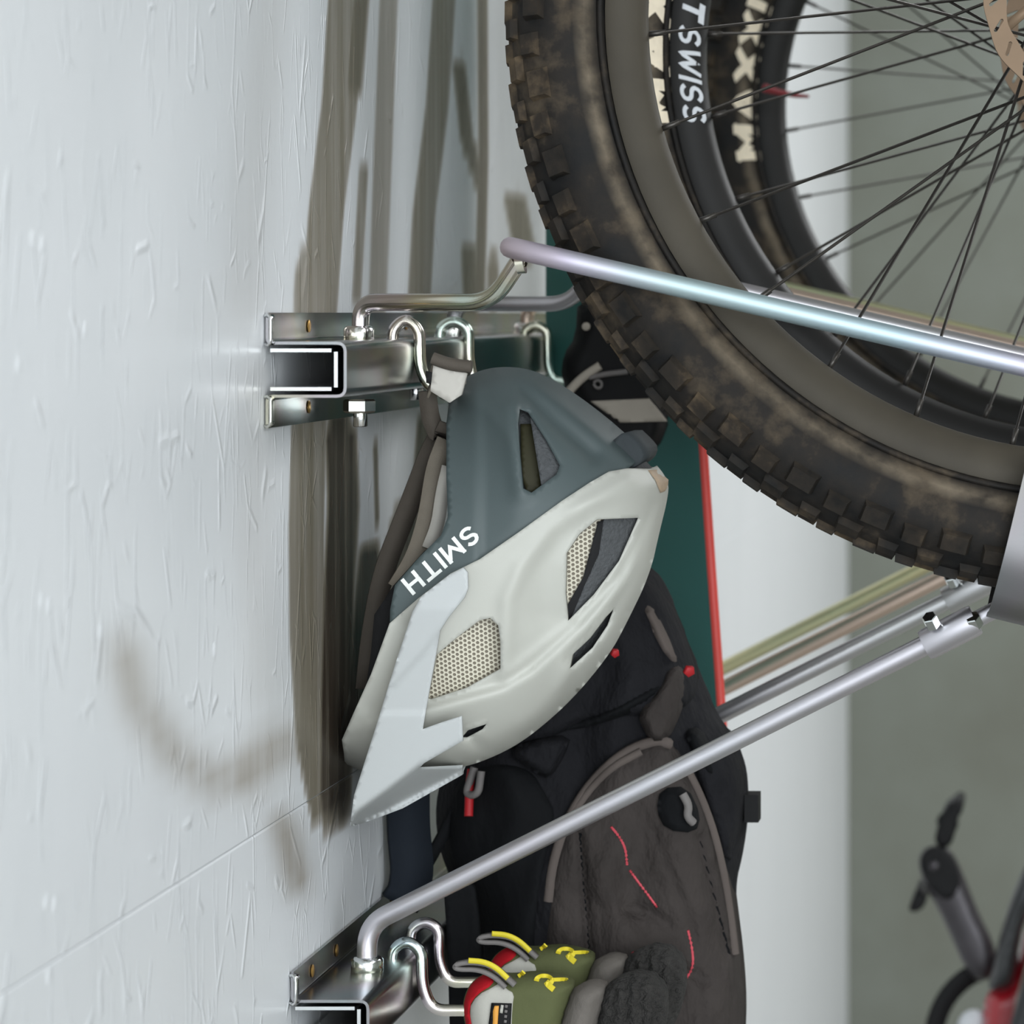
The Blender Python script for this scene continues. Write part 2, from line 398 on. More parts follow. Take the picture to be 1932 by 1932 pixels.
def honey():
    m = NT('honeycomb_liner'); v = m.coords((290, 1, 290))
    # hexagonal holes: two offset square lattices of dots
    def dots(off):
        vv = m.coords((190, 0, 330), loc=off); fr = m.n('ShaderNodeVectorMath', _operation='FRACTION'); m.l(vv, fr.inputs[0])
        sb = m.n('ShaderNodeVectorMath', _operation='SUBTRACT'); m.l(fr.outputs[0], sb.inputs[0]); sb.inputs[1].default_value = (.5, 0, .5)
        ml = m.n('ShaderNodeVectorMath', _operation='MULTIPLY'); m.l(sb.outputs[0], ml.inputs[0]); ml.inputs[1].default_value = (1.73, 0, 1.0)
        ln = m.n('ShaderNodeVectorMath', _operation='LENGTH'); m.l(ml.outputs[0], ln.inputs[0]); return ln.outputs['Value']
    d = m.math('MINIMUM', dots((0, 0, 0)), dots((.5, 0, .5)))
    k = m.ramp(d, [(.24, (0, 0, 0)), (.34, (1, 1, 1))])
    m.set(Base__Color=m.mix(k, lin(120, 112, 98), lin(208, 202, 184)), Roughness=.6, Normal=m.bump(k, .8, .002)); return m.m
M['honey'] = honey()
def fabric(name, col, var=.25, weave=1400, fold=14, fs=.5):
    m = NT(name); v = m.coords(); n = m.noise(v, fold, 4)
    c = m.mix(n, tuple(x*(1-var) for x in col), tuple(x*(1+var) for x in col))
    nb = m.bump(m.noise(v, weave, 2), .4, .0004); nb = m.bump(m.noise(m.coords((1, 1, .6)), fold*1.6, 4), fs, .012, nb)
    m.set(Base__Color=c, Roughness=.85, Normal=nb, Specular__IOR__Level=.15); return m.m
M['pack_black'] = fabric('black_pack_fabric', lin(27, 27, 30), .3, 1400, 20, .9); M['pack_grey'] = fabric('charcoal_pack_fabric', lin(60, 55, 53), .42, 1400, 24, .8)
M['pack_trim'] = fabric('grey_brown_pack_trim', lin(92, 84, 80), .15, 1400, 20, .15)
M['pack_deep'] = fabric('deep_black_fabric', lin(17, 18, 20)); M['navy_strap'] = fabric('blue_black_strap', lin(30, 35, 42), .15, 1400, 12, .1)
M['red'] = plain('red_plastic', lin(168, 22, 30), .6); M['pink'] = plain('coral_print', lin(196, 72, 84), .7, .2, 200)
M['red_edge'] = plain('coral_red_edge', lin(232, 84, 76), .45, .04)
M['teal'] = plain('teal_board', lin(62, 118, 112), .5, .12, 10)
M['olive'] = fabric('olive_glove_fabric', lin(88, 92, 62), .1, 1800, 30, .15)
M['glove_grey'] = fabric('pale_grey_glove_fabric', lin(176, 174, 166), .05, 1800, 30, .1)
M['glove_red'] = fabric('red_glove_fabric', lin(168, 24, 34), .12, 1800, 30, .1)
M['cuff'] = fabric('speckled_grey_cuff', lin(104, 99, 94), .2, 1200, 60, .2)
M['fleece'] = plain('black_fleece', lin(44, 42, 40), .95, .6, 90, 1.0, 160, bdist=.01)
M['yellow'] = plain('yellow_print', lin(214, 196, 44), .6, .06); M['orange'] = plain('orange_print', lin(214, 150, 60), .6)
M['loop_grey'] = plain('grey_loop', lin(112, 108, 106), .7)
M['black'] = plain('black_plastic', (.006, .006, .0065), .6, Specular__IOR__Level=.2); M['pale_band'] = plain('pale_strap_pad', lin(168, 160, 148), .7)
M['frame_red'] = plain('red_frame_paint', lin(150, 16, 30), .3, .1, 8, Coat__Weight=.6); M['frame_black'] = plain('black_frame_paint', lin(30, 32, 34), .35, .1, 8)
M['crank'] = plain('worn_crank_alloy', lin(62, 59, 62), .35, .4, 30, metallic=.5)
M['trough'] = zinc('zinc_trough', .5, .7, (.20, .20, .21), k=.35, dark=.36)

# ------------------------------------------------------------------ the setting
XW = -.498
Z0, Z1, ZS = -1.65, 1.7, -.3125
YB = 7.08
backing = mesh('wall_left', *box_vf((XW-.05, 3.0, (Z0+Z1)/2), (.07, 8.2, Z1-Z0)), M['concrete'], None, False); tag(backing, 'white painted strand board wall on the left, dented and scratched', kind='structure')
# dark streaks and soft brown smudges coloured into the wall paint
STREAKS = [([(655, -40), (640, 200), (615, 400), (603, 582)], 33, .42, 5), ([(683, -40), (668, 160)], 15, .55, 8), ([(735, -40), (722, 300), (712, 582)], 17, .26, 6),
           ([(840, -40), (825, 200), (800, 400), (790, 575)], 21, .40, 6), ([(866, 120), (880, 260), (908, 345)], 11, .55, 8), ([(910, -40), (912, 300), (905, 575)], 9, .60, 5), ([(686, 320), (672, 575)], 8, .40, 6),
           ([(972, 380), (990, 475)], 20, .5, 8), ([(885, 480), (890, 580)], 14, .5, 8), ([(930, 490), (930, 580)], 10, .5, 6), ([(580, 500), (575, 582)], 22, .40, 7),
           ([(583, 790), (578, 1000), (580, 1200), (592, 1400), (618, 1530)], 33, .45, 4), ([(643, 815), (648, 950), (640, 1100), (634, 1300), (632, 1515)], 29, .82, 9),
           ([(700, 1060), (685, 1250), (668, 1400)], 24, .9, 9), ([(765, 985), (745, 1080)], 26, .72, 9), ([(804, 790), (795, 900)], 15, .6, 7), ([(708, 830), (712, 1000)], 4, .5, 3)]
SMUDGES = [([(236, 1235), (262, 1330), (330, 1425), (400, 1472), (470, 1452), (545, 1405)], 40, .17), ([(505, 1400), (470, 1470)], 40, .08), ([(535, 1560), (560, 1660)], 30, .22), ([(495, 700), (480, 1000), (500, 1300)], 45, .05), ([(510, 0), (480, 300), (465, 560)], 45, .05)]
def dark_marks(YZ):
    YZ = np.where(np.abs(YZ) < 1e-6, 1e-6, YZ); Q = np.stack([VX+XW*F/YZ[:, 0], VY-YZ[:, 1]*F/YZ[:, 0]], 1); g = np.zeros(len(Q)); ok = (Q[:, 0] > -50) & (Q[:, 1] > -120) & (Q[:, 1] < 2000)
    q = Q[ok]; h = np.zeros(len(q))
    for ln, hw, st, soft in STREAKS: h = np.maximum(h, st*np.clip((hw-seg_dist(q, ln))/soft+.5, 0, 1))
    for ln, hw, st in SMUDGES: h = h+st*np.exp(-(seg_dist(q, ln)/hw)**2)*(1-h)
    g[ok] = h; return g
def board(z0, z1):
    g = .0007; x0, x1 = XW-.014, XW; y1 = YB-.002
    ys = [-1.0, 0, 1.0]+list(np.arange(1.5, 3.3, .004))+[4, 5, 6, y1-.001, y1]; zs = [z for z in [z0, z0+.0012]+list(np.arange(-.6, .45, .012))+[.8, 1.2, z1-.0012, z1] if z0 <= z <= z1]; zs = sorted(set(zs))
    ny, nz = len(ys), len(zs)
    V = [(x1-(.0008 if z in (z0, z1) else 0), y, z) for y in ys for z in zs]; Fc = [(i*nz+k, (i+1)*nz+k, (i+1)*nz+k+1, i*nz+k+1) for i in range(ny-1) for k in range(nz-1)]
    n = len(V); V += [(x0, y, z) for y in (ys[0], ys[-1]) for z in (z0, z1)]
    a, b, c, d = 0, nz-1, (ny-1)*nz, ny*nz-1
    Fc += [(a, n, n+2, c)[::-1], (b, d, n+3, n+1)[::-1]]
    o = mesh('strand_board_panel', V, Fc, M['wall'], backing, False)
    at = o.data.attributes.new('dark_marks', 'FLOAT', 'POINT'); at.data.foreach_set('value', np.concatenate([dark_marks(np.array(V[:n])[:, 1:]), np.zeros(4)]).astype(np.float32))
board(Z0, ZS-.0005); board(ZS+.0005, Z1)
# painted-over screw heads: small raised discs with a slot
sv, sf = lathe_vf([(.0, -.0007), (.0025, -.0006), (.0042, -.0002), (.0050, 0)], 12, closed=False)
sme = None
for px, py in ((62, 452), (80, 462), (78, 1135), (92, 1142), (88, 1702), (104, 1706), (92, 1842), (405, 1225), (160, 622), (35, 688), (190, 1190)):
    Y = XW*F/(px-VX)
    if sme is None:
        sme = bpy.data.meshes.new('screw'); R = Matrix.Rotation(math.pi/2, 3, 'Z')
        sme.from_pydata([tuple(R @ Vector(v)) for v in sv], [], sf); sme.materials.append(M['wall']); sme.update()
    o = bpy.data.objects.new('screw', sme); COL.objects.link(o); o.parent = backing; p = P(px, py, Y); o.location = (XW, p.y, p.z)
bw = mesh('wall_back', *box_vf((1.9, YB+.1, .0), (4.95, .2, 3.45)), M['concrete'], None, False); tag(bw, 'bare grey concrete back wall', kind='structure')
fl = mesh('floor', *box_vf((1.9, 3.0, Z0-.05), (4.95, 8.3, .1)), M['floor'], None, False); tag(fl, 'grey screed floor below the rack', kind='structure')

wr = mesh('wall_right', *box_vf((3.6, 3.0, 0), (.1, 8.2, 3.4)), M['concrete'], None, False); tag(wr, 'concrete wall on the far right, outside the picture', kind='structure')
cl = mesh('ceiling', *box_vf((1.5, 3.0, Z1+.05), (4.3, 8.3, .1)), M['ceiling'], None, False); tag(cl, 'grey ceiling above the rack, outside the picture', kind='structure')
# ------------------------------------------------------------------ wall rails
XF = -.450       # front face of the hat section
def rail(Yn, Ztop, label, slots):
    """steel hat section: flanges on the wall, box standing off it"""
    r = empty('wall_rail', (XW, Yn, Ztop-.035), label, 'rail', 'zinc wall rails of the bike rack')
    L = 3.42; t = .0018
    z = lambda dz: Ztop+dz
    prof = [(XW+.0006, 0), (XW+.0006, -.0193), (XF, -.0193), (XF, -.0497), (XW+.0006, -.0497), (XW+.0006, -.070)]
    # thick open profile with rounded bends
    path = fillet([Vector((x, 0, dz)) for x, dz in prof], .0042, 4); n = len(path); loop = []
    offs = []
    for i, p in enumerate(path):
        d = (path[min(i+1, n-1)]-path[max(i-1, 0)]).normalized(); nn = Vector((-d.z, 0, d.x)); offs.append(nn)
    outer = [p for p in path]; inner = [p+o*t*(1 if o.x*1 >= 0 or True else 1) for p, o in zip(path, offs)]
    ring = outer+inner[::-1]
    V, Fc = extrude_vf([Vector((p.x, 0, z(p.z))) for p in ring], (0, Yn, 0), (0, L, 0))
    m = len(ring); h = len(path)
    for base, flip in ((0, 0), (m, 1)):
        for i in range(h-1):
            q = (base+i, base+i+1, base+m-2-i, base+m-1-i); Fc.append(q if not flip else q[::-1])
    sharp(mesh('hat_section', V, Fc, M['zinc_dark'], r), 40)
    for dz in (-.0105, -.0598):      # rolled lips at the near ends of the two flanges
        lp = fillet([(XW+.001, Yn+.001, z(dz+.0085)), (XW+.0052, Yn-.004, z(dz+.0085)), (XW+.0052, Yn-.004, z(dz-.0085)), (XW+.001, Yn+.001, z(dz-.0085))], .003, 3)
        mesh('end_lip', *ribbon_vf(lp, (0, 1, 0), .006, .0016), M['zinc_bright'], r)
    # splice sleeve lying inside the open end
    for dz in (-.0228, -.0462):
        mesh('splice_leaf', *box_vf(((XW+XF)/2-.002, Yn+.09, z(dz)), (.037, .18, .0022)), M['zinc_bright'], r, False)
    mesh('splice_web', *box_vf((XF-.0052, Yn+.092, z(-.0345)), (.0022, .18, .0215)), M['zinc_bright'], r, False)
    for Ys, dz in slots:
        o = mesh('slot_screw', *prism_vf((XW+.003, Ys, z(dz)), (1, 0, 0), .0042, .0008, 10), M['brass'], r); o['label'] = 'brass coloured screw head in the flange'
    # return bolts under the box
    for Yb in (2.40, 2.72, 3.05):
        mesh('bolt', *prism_vf(((XW+XF)/2, Yb, z(-.0497-.006)), (0, 0, 1), .005, .012, 8), M['zinc_bright'], r)
    return r
rail(2.055, 0.0, 'zinc plated steel wall rail at mid height, above the hanging helmet', ((2.16, -.0085), (2.16, -.060), (2.47, -.0085)))
rail(2.12, -.412, 'lower zinc plated steel wall rail, behind the hanging gloves', ((2.17, -.009), (2.24, -.009), (2.42, -.0085)))

# ------------------------------------------------------------------ bike holders: hoop above, strut below, trough at their meeting
DY = .33
Y1 = 2.215
PHI, PSI = math.radians(-8.6), math.radians(5.0)      # the arms are swivelled and the wheels lean a little
RW = Matrix.Rotation(PSI, 3, 'Z') @ Matrix.Rotation(PHI, 3, 'X')
HUB1 = Vector((.0000, 2.2, .1905)); NW = RW @ Vector((0, 1, 0))
def Pw(x, y, off=0.0):
    """point on the plane of the nearest wheel, moved by off along its axis"""
    d = P(x, y, 1.0); k = (HUB1.dot(NW)+off)/d.dot(NW); return d*k
def holder():
    r = empty('bicycle_holder', P(680, 640, Y1), 'x', 'bicycle rack', 'tubular zinc bike holders in a row')
    R = .0066; s = .052
    NH = Vector((NW.x, NW.y, 0)).normalized(); a = Pw(985, 472, -s)+NH*s; d = (Pw(1932, 691, -s)-Pw(985, 472, -s)).normalized(); tip = a-d*.010
    tube('hoop_arm', fillet([P(680, 648, Y1), P(680, 570, Y1), P(928, 571, tip.y+.02), tip+Vector((.004, 0, -.008))], .030, 8), .0057, M['zinc'], r)
    tt = RW @ Vector((.970, 0, -.243)); tn = RW @ Vector((.243, 0, .970)); e0 = Pw(1868, 1153, -.035)+NW*.035+tt*.172+tn*.085
    pts = [e0-NH*.0505, a+d*.47-NH*s, a+d*.02-NH*s, tip-NH*s*.7, tip+NH*s*.7, a+d*.02+NH*s, a+d*.47+NH*s, e0+NH*.0505]
    tube('wheel_hoop', fillet(pts, .03, 7), R, M['zinc_rod'], r)
    mesh('collar', *prism_vf(P(677, 633, Y1), (0, 0, 1), .0098, .0125, 24, bev=.2), M['zinc_bright'], r)
    mesh('nut', *prism_vf(P(678, 766, Y1), (0, 0, 1), .0105, .009, 6, .3), M['zinc_bright'], r, False)
    mesh('bolt', *prism_vf(P(680, 785, Y1), (0, 0, 1), .0046, .014, 12), M['zinc_bright'], r)
    tube('weld_bead', [tip+Vector((.002, 0, -.010)), tip+Vector((.007, 0, -.009))], [.0066, .0072], M['zinc'], r)
    Ye = 2.160
    st = fillet([P(692, 1836, Y1), P(693, 1745, Y1), P(1746, 1217, Ye)], .032, 10)
    tube('strut', st, R, M['zinc_strut'], r)
    tube('strut_sleeve', [P(1744, 1218, Ye), P(1752, 1214, Ye), P(1835, 1172, Ye-.008), P(1841, 1169, Ye-.008)], [.0096, .0102, .0102, .0096], M['zinc_strut'], r, 18)
    tube('strut_tip', [P(1836, 1172, Ye-.008), P(1915, 1132, Ye-.012)], .0054, M['zinc_strut'], r)
    mesh('strut_collar', *prism_vf(P(693, 1822, Y1), (0, 0, 1), .0105, .012, 24, bev=.2), M['zinc_bright'], r)
    for (x, y) in ((1757, 1172), (1838, 1172)):
        mesh('bolt', *prism_vf(P(x, y, Ye-.014), (-.3, -.6, .7), .0050, .009, 6), M['zinc_bright'], r, False)
    # wheel trough: U section along the tyre
    hw = .043; o0 = Pw(1868, 1155, -hw+.008)+NW*(hw-.008)
    t = RW @ Vector((.970, 0, -.243)); nn = RW @ Vector((.243, 0, .970)); yv = NW
    sec = fillet([yv*-hw+nn*.105, yv*-hw+nn*.036, yv*-.024, yv*.024, yv*hw+nn*.036, yv*hw+nn*.105], .014, 5)
    th = .0025; inn = []
    for i, p in enumerate(sec):
        dd = (sec[min(i+1, len(sec)-1)]-sec[max(i-1, 0)]).normalized(); q = t.cross(dd); inn.append(p+q*th*(1 if q.dot(nn*.06-p) > 0 else -1))
    ring = sec+inn[::-1]; V, Fc = extrude_vf(ring, o0, o0+t*.20); m = len(ring); h = len(sec)
    for i in range(h-1):
        q = (i, i+1, m-2-i, m-1-i); Fc += [q, tuple(m+k for k in q[::-1])]
    sharp(mesh('wheel_trough', V, Fc, M['trough'], r), 50)
    return r
h0 = holder()
h0['label'] = 'nearest zinc bike holder, its hoop and strut in front of the near wheel'
for i, lb in ((1, 'second zinc bike holder from the camera, right behind the nearest one'), (2, 'third zinc bike holder from the camera, the one without a wheel'), (3, 'farthest zinc bike holder, holding the hindmost wheel')):
    c = copy_tree(h0, (0, DY*i, 0)); c['label'] = lb
    for ch in c.children:
        if ch.name.startswith(('wheel_hoop', 'hoop_arm', 'strut')) and not ch.name.startswith('strut_collar'):
            ch.material_slots[0].link = 'OBJECT'; ch.material_slots[0].material = M['zinc_rod_%d' % i]

# ------------------------------------------------------------------ hooks
def hook(pts, Y, label, r=.0041):
    path = fillet([P(x, y, Y) for x, y in pts], .011, 6)
    o = tube('coat_hook', path, r, M['zinc'], None, 12); return tag(o, label, 'hook', 'bent wire hooks on the rack rails')
hook([(742, 668), (740, 622), (766, 600), (791, 622), (792, 690), (808, 728), (842, 742)], 2.262, 'zinc wire hook on the upper rail carrying the white helmet')
hook([(830, 668), (830, 618), (856, 604), (884, 620), (885, 690), (900, 735), (960, 745)], 2.448, 'zinc wire hook on the upper rail just behind the helmet strap')
hook([(990, 668), (990, 622), (1010, 612), (1033, 624), (1034, 690), (1044, 716), (1066, 720)], 2.765, 'zinc wire hook on the upper rail next to the teal snowboard')
hook([(741, 1822), (741, 1792), (768, 1774), (796, 1794), (797, 1862), (816, 1906), (1010, 1906)], 2.262, 'zinc wire hook on the lower rail carrying the front glove')
hook([(776, 1782), (777, 1752), (803, 1738), (828, 1752), (829, 1815), (846, 1853), (1040, 1853)], 2.318, 'zinc wire hook on the lower rail carrying the rear glove')

# ------------------------------------------------------------------ wheels
def ring_text(s, size, bold, r_mid, ang, yfun, top_out=True, shear=0.0, spacing=1.0, width=None):
    V, Fc = text_verts(s, bold, .16, shear); mn, mx = V.min(0), V.max(0)
    V = V-(mn+mx)/2; V[:, 1] *= size/(mx[1]-mn[1]); V[:, 0] *= (width/(mx[0]-mn[0]) if width else size/(mx[1]-mn[1]))
    sg = 1 if top_out else -1
    # seen from the camera (looking along +Y) X is right and Z up; clockwise = falling angle
    a = ang-sg*V[:, 0]/r_mid; rr = r_mid+sg*V[:, 1]
    out = np.stack([rr*np.cos(a), yfun(rr), rr*np.sin(a)], 1)
    return out, Fc
RC, RS = .3370, .0318        # tyre section centre and radius
def tyre_y(rr): return -(np.sqrt(np.maximum(RS**2-(rr-RC)**2, 1e-6))*1.02+.0005)
def make_wheel(phase, rim_mat, name_extra=''):
    bike = empty('bicycle'); r = empty('wheel'); r.parent = bike
    for sy in (-1, 1): tube('fork_leg', [(0.004, sy*.062, 0), (.10, sy*.062, .03), (.45, sy*.058, .22)], [.012, .016, .018], M['frame_black'], bike)
    prof = []
    for k in range(29):
        a = math.radians(-160+320*k/28); prof.append((RC+RS*math.cos(a), RS*1.02*math.sin(a)))
    inner = [(RC+(p[0]-RC)*.88, p[1]*.88) for p in prof[::-1]]
    ty = mesh('tyre', *lathe_vf(prof+inner, 160), M['tyre'], r)
    # raised rib near the bead
    mesh('bead_rib', *lathe_vf([(.3140, -.0225), (.3115, -.0235), (.3095, -.0205), (.3115, -.0180)], 128), M['tyre'], r)
    # tread knobs: five rows
    V = []; Fc = []; N = 86
    rnd = random.Random(3)
    for row, (sa, dt, ds, hh) in enumerate(((-58, .0172, .0125, .0048), (-27, .0150, .0100, .0045), (0, .0150, .0135, .0040), (27, .0150, .0100, .0045), (58, .0172, .0125, .0048))):
        for i in range(N):
            al = 2*math.pi*(i+(.5 if row % 2 else 0))/N; big = (i+row) % 2
            ca, sa_ = math.cos(al), math.sin(al); er = Vector((ca, 0, sa_)); et = Vector((-sa_, 0, ca))
            q = math.radians(sa+(3 if big else -3)*(1 if sa > 0 else -1 if sa < 0 else 0)); c = er*(RC+RS*math.cos(q))+Vector((0, RS*1.02*math.sin(q), 0))
            nr = (er*math.cos(q)+Vector((0, math.sin(q), 0))).normalized(); sv_ = nr.cross(et)
            dtt = dt*(1.08 if big else .86); dss = ds*(1.0 if big else .85); n0 = len(V)
            for lv, k in ((-.002, 1.12), (hh, .88)):
                for a_, b_ in ((-1, -1), (1, -1), (1, 1), (-1, 1)): V.append(c+nr*lv+et*a_*dtt/2*k+sv_*b_*dss/2*k)
            Fc += [tuple(n0+j for j in f) for f in ((0, 1, 5, 4), (1, 2, 6, 5), (2, 3, 7, 6), (3, 0, 4, 7), (4, 5, 6, 7))]
    mesh('tread', V, Fc, M['knob'], r, False)
    rp = [(.3060, -.0140), (.3088, -.0164), (.3030, -.0174), (.2960, -.0160), (.2890, -.0130), (.2835, -.0080), (.2820, 0), (.2835, .0080), (.2890, .0130), (.2960, .0160), (.3030, .0174), (.3088, .0164), (.3060, .0140), (.2970, .0115), (.2940, 0), (.2970, -.0115)]
    sharp(mesh('rim', *lathe_vf(rp, 144), rim_mat, r), 60)
    hp = [(.0, -.052), (.010, -.052), (.012, -.050), (.012, -.036), (.017, -.034), (.031, -.030), (.033, -.0275), (.031, -.0250), (.016, -.022), (.014, 0), (.016, .022), (.031, .025), (.033, .0275), (.031, .030), (.014, .034), (.012, .050), (.010, .052), (0, .052)]
    sharp(mesh('hub', *lathe_vf(hp, 40, closed=False), M['hub'], r), 40)
    NS = 28; sp_me = None
    for i in range(NS):
        a = phase+2*math.pi*i/NS; side = -1 if i % 2 else 1; lead = 1 if (i//2) % 2 else -1
        ha = a+lead*math.radians(72)
        p0 = Vector((.2840*math.cos(a), side*.002, .2840*math.sin(a))); p1 = Vector((.029*math.cos(ha), side*(.029 if lead > 0 else .0265), .029*math.sin(ha)))
        d = (p1-p0).normalized()
        V, Fc = tube_vf([p0, p0+d*.013, p0+d*.0131, p1], [.0019, .0019, .00105, .00105], 6)
        mesh('spoke', V, Fc, M['spoke'], r)
    # slotted brake rotor
    out = [(.0690*math.cos(t)*(1+.010*math.cos(12*t)), .0690*math.sin(t)*(1+.010*math.cos(12*t))) for t in [2*math.pi*k/120 for k in range(120)]]
    holes = [[(.0555*math.cos(t)*(1-.012*math.cos(12*t)), .0555*math.sin(t)*(1-.012*math.cos(12*t))) for t in [2*math.pi*k/90 for k in range(90)]]]
    for k in range(24):
        t = 2*math.pi*k/24; cx, cz = .0622*math.cos(t), .0622*math.sin(t); u = Vector((math.cos(t+.75), math.sin(t+.75))); v_ = Vector((-u.y, u.x))
        holes.append([(cx+u.x*a_*.0042+v_.x*b_*.0011, cz+u.y*a_*.0042+v_.y*b_*.0011) for a_, b_ in ((-1, -1), (1, -1), (1.2, 0), (1, 1), (-1, 1), (-1.2, 0))])
    V2, T = tri_patch(out, holes, .0045); n = len(V2)
    V = [(x, -.0475, z) for x, z in V2]+[(x, -.0455, z) for x, z in V2]
    Fc = [tuple(t) for t in T]+[tuple(int(j)+n for j in t[::-1]) for t in T]+[(b, a, a+n, b+n) for a, b in bedges(T)]
    rt = mesh('brake_rotor', V, Fc, M['rotor'], r, False)
    for k in range(6):
        t = 2*math.pi*k/6+.3; pts = [Vector((.014*math.cos(t-.9), -.0465, .014*math.sin(t-.9))), Vector((.034*math.cos(t-.35), -.0465, .034*math.sin(t-.35))), Vector((.0575*math.cos(t), -.0465, .0575*math.sin(t)))]
        mesh('rotor_arm', *ribbon_vf(fillet(pts, .02, 5), (0, 1, 0), .0018, .006), M['rotor'], r)
    return bike
PI = math.pi
WY = (2.205, 2.205+DY, 2.205+3*DY)
PH0 = PI+math.radians(2.4)
w1 = make_wheel(PH0, M['rim']); w1.location = HUB1; w1.rotation_euler = (PHI, 0, PSI)
tag(w1, 'nearest mountain bike, its wheel with dusty knobbly tyre and brown brake rotor', 'bicycle', 'mountain bikes held by a wheel in the rack')
def wheel_copy(i, label, rim_mat, rot):
    c = copy_tree(w1, (0, WY[i]-2.2, 0)); c['label'] = label
    wh = [k for k in c.children if k.name.startswith('wheel')][0]; wh.rotation_euler = (0, rot, 0)
    for ch in wh.children:
        if ch.name.split('.')[0] == 'rim': ch.data = ch.data.copy(); ch.data.materials[0] = rim_mat
    return c
w2 = wheel_copy(1, 'second mountain bike, its black rim with grey lettering seen through the nearest wheel', M['rim_black'], 0.10)
w4 = wheel_copy(2, 'hindmost of the racked mountain bikes, its wheel seen smallest through the others', M['rim_black'], 0.19)
# lettering rides on the wheel; angles are given in the world, the roots are turned, so undo the turn
def lettering(bike, rot, items):
    wheel = [k for k in bike.children if k.name.startswith('wheel')][0]
    for nm, txt, size, bold, rm, ang, yf, top, shear, wd, mat in items:
        V, Fc = ring_text(txt, size, bold, rm, ang+rot, yf, top, shear, 1.0, wd)
        me = bpy.data.meshes.new(nm); me.from_pydata([tuple(v) for v in V], [], Fc); me.update(); me.materials.append(mat)
        o = bpy.data.objects.new(nm, me); COL.objects.link(o); o.parent = wheel
rimy = lambda rr: -(np.interp(rr, [.2835, .289, .296, .302, .305], [.0080, .0130, .0160, .0172, .0160])+.0005)
lettering(w2, .10, [('tyre_print', 'MAXXIS', .025, .34, .3200, PI-math.radians(6), tyre_y, True, 0, .185, M['decal_cream']),
                    ('rim_print', 'SWISS', .0165, .20, .2945, PI-math.radians(-3.6), rimy, False, .25, .074, M['decal_grey']),
                    ('rim_print', 'DT', .0190, .28, .2945, PI-math.radians(7.6), rimy, False, .25, .036, M['decal_grey'])])
lettering(w4, .19, [('tyre_print', 'MAXXIS', .023, .34, .3200, PI-math.radians(6.5), tyre_y, True, 0, .185, M['decal_cream'])])
# red tie on the hindmost wheel's spokes
pt = [P(1442, 166, 3.08), P(1470, 174, 3.09), P(1500, 180, 3.10), P(1525, 182, 3.11)]
lw = w4.location
rt_ = bpy.data.objects.new('cable_tie', bpy.data.meshes.new('cable_tie')); V, Fc = tube_vf(pt, [.0042, .0028, .0022, .0016], 8)
Rinv = Matrix.Rotation(-.19, 3, 'Y') @ RW.transposed(); rt_.data.from_pydata([tuple(Rinv @ (Vector(v)-lw)) for v in V], [], Fc); rt_.data.materials.append(M['red']); COL.objects.link(rt_); rt_.parent = [k for k in w4.children if k.name.startswith('wheel')][0]; rt_.data.materials[0] = plain('dull_red', lin(120, 34, 40), .7); rt_['label'] = 'small red tie on a spoke'

# ------------------------------------------------------------------ helmet
YH = 2.285
S_DOME = [(848, 752), (862, 722), (895, 702), (940, 691), (1000, 695), (1060, 725), (1130, 775), (1185, 822), (1222, 858), (1262, 905), (1260, 940), (1245, 1000), (1226, 1085), (1180, 1180), (1150, 1235), (1080, 1320), (1000, 1390), (940, 1425), (870, 1450), (760, 1462), (690, 1458), (650, 1440)]
S_DOME = [tuple(p) for p in smooth_poly(S_DOME, 2, False)]
def Wbase(Q):
    d = np.clip((soft_dist(Q, S_DOME)-3.5)/330., 0, 1); return .088*np.sqrt(np.maximum(1-(1-d)**2, 0))
def snap(outline, step=7):
    B = densify(outline, step); D = densify(S_DOME, 2); D = D[:len(D)-int(np.linalg.norm(np.array(S_DOME[-1])-np.array(S_DOME[0]))/2)]
    out = []
    for q in B:
        d = np.linalg.norm(D-q, axis=1); k = d.argmin(); out.append(tuple(D[k]) if d[k] < 13 else tuple(q))
    return out
def edge_k(Q): return np.clip((soft_dist(Q, S_DOME)-3.5)/28., 0, 1)
def step_line(Q, line, w_):
    """-1..1 across an open line: positive on its left hand when walking it (image, y down)"""
    Q = np.asarray(Q, float); best = np.full(len(Q), 1e9); sg = np.zeros(len(Q)); line = [np.array(p, float) for p in line]
    for a, b in zip(line[:-1], line[1:]):
        ab = b-a; t = np.clip(((Q-a) @ ab)/(ab @ ab), 0, 1); pr = a+t[:, None]*ab; d = np.linalg.norm(Q-pr, axis=1)
        s = np.sign(ab[0]*(Q[:, 1]-a[1])-ab[1]*(Q[:, 0]-a[0])); m = d < best; best[m] = d[m]; sg[m] = s[m]
    return np.tanh(sg*best/w_)
def ridge(Q, line, w_): return np.exp(-(seg_dist(Q, line)/w_)**2)
def W_dark(Q):
    W = Wbase(Q); k = edge_k(Q); e = np.zeros(len(Q))
    e += .0050*ridge(Q, [(1000, 715), (1060, 760), (1130, 820), (1190, 868)], 15)
    e -= .0050*ridge(Q, [(985, 735), (1040, 790), (1120, 860)], 13)
    e += .0016*step_line(Q, [(905, 740), (908, 860), (905, 1000)], 5)*np.exp(-np.abs(Q[:, 0]-905)/60)
    e += .004*ridge(Q, [(965, 770), (985, 930)], 18)
    return W+e*k
FOLD = [(1250, 935), (1180, 1085), (1090, 1185), (1000, 1265), (950, 1295), (800, 1335)]
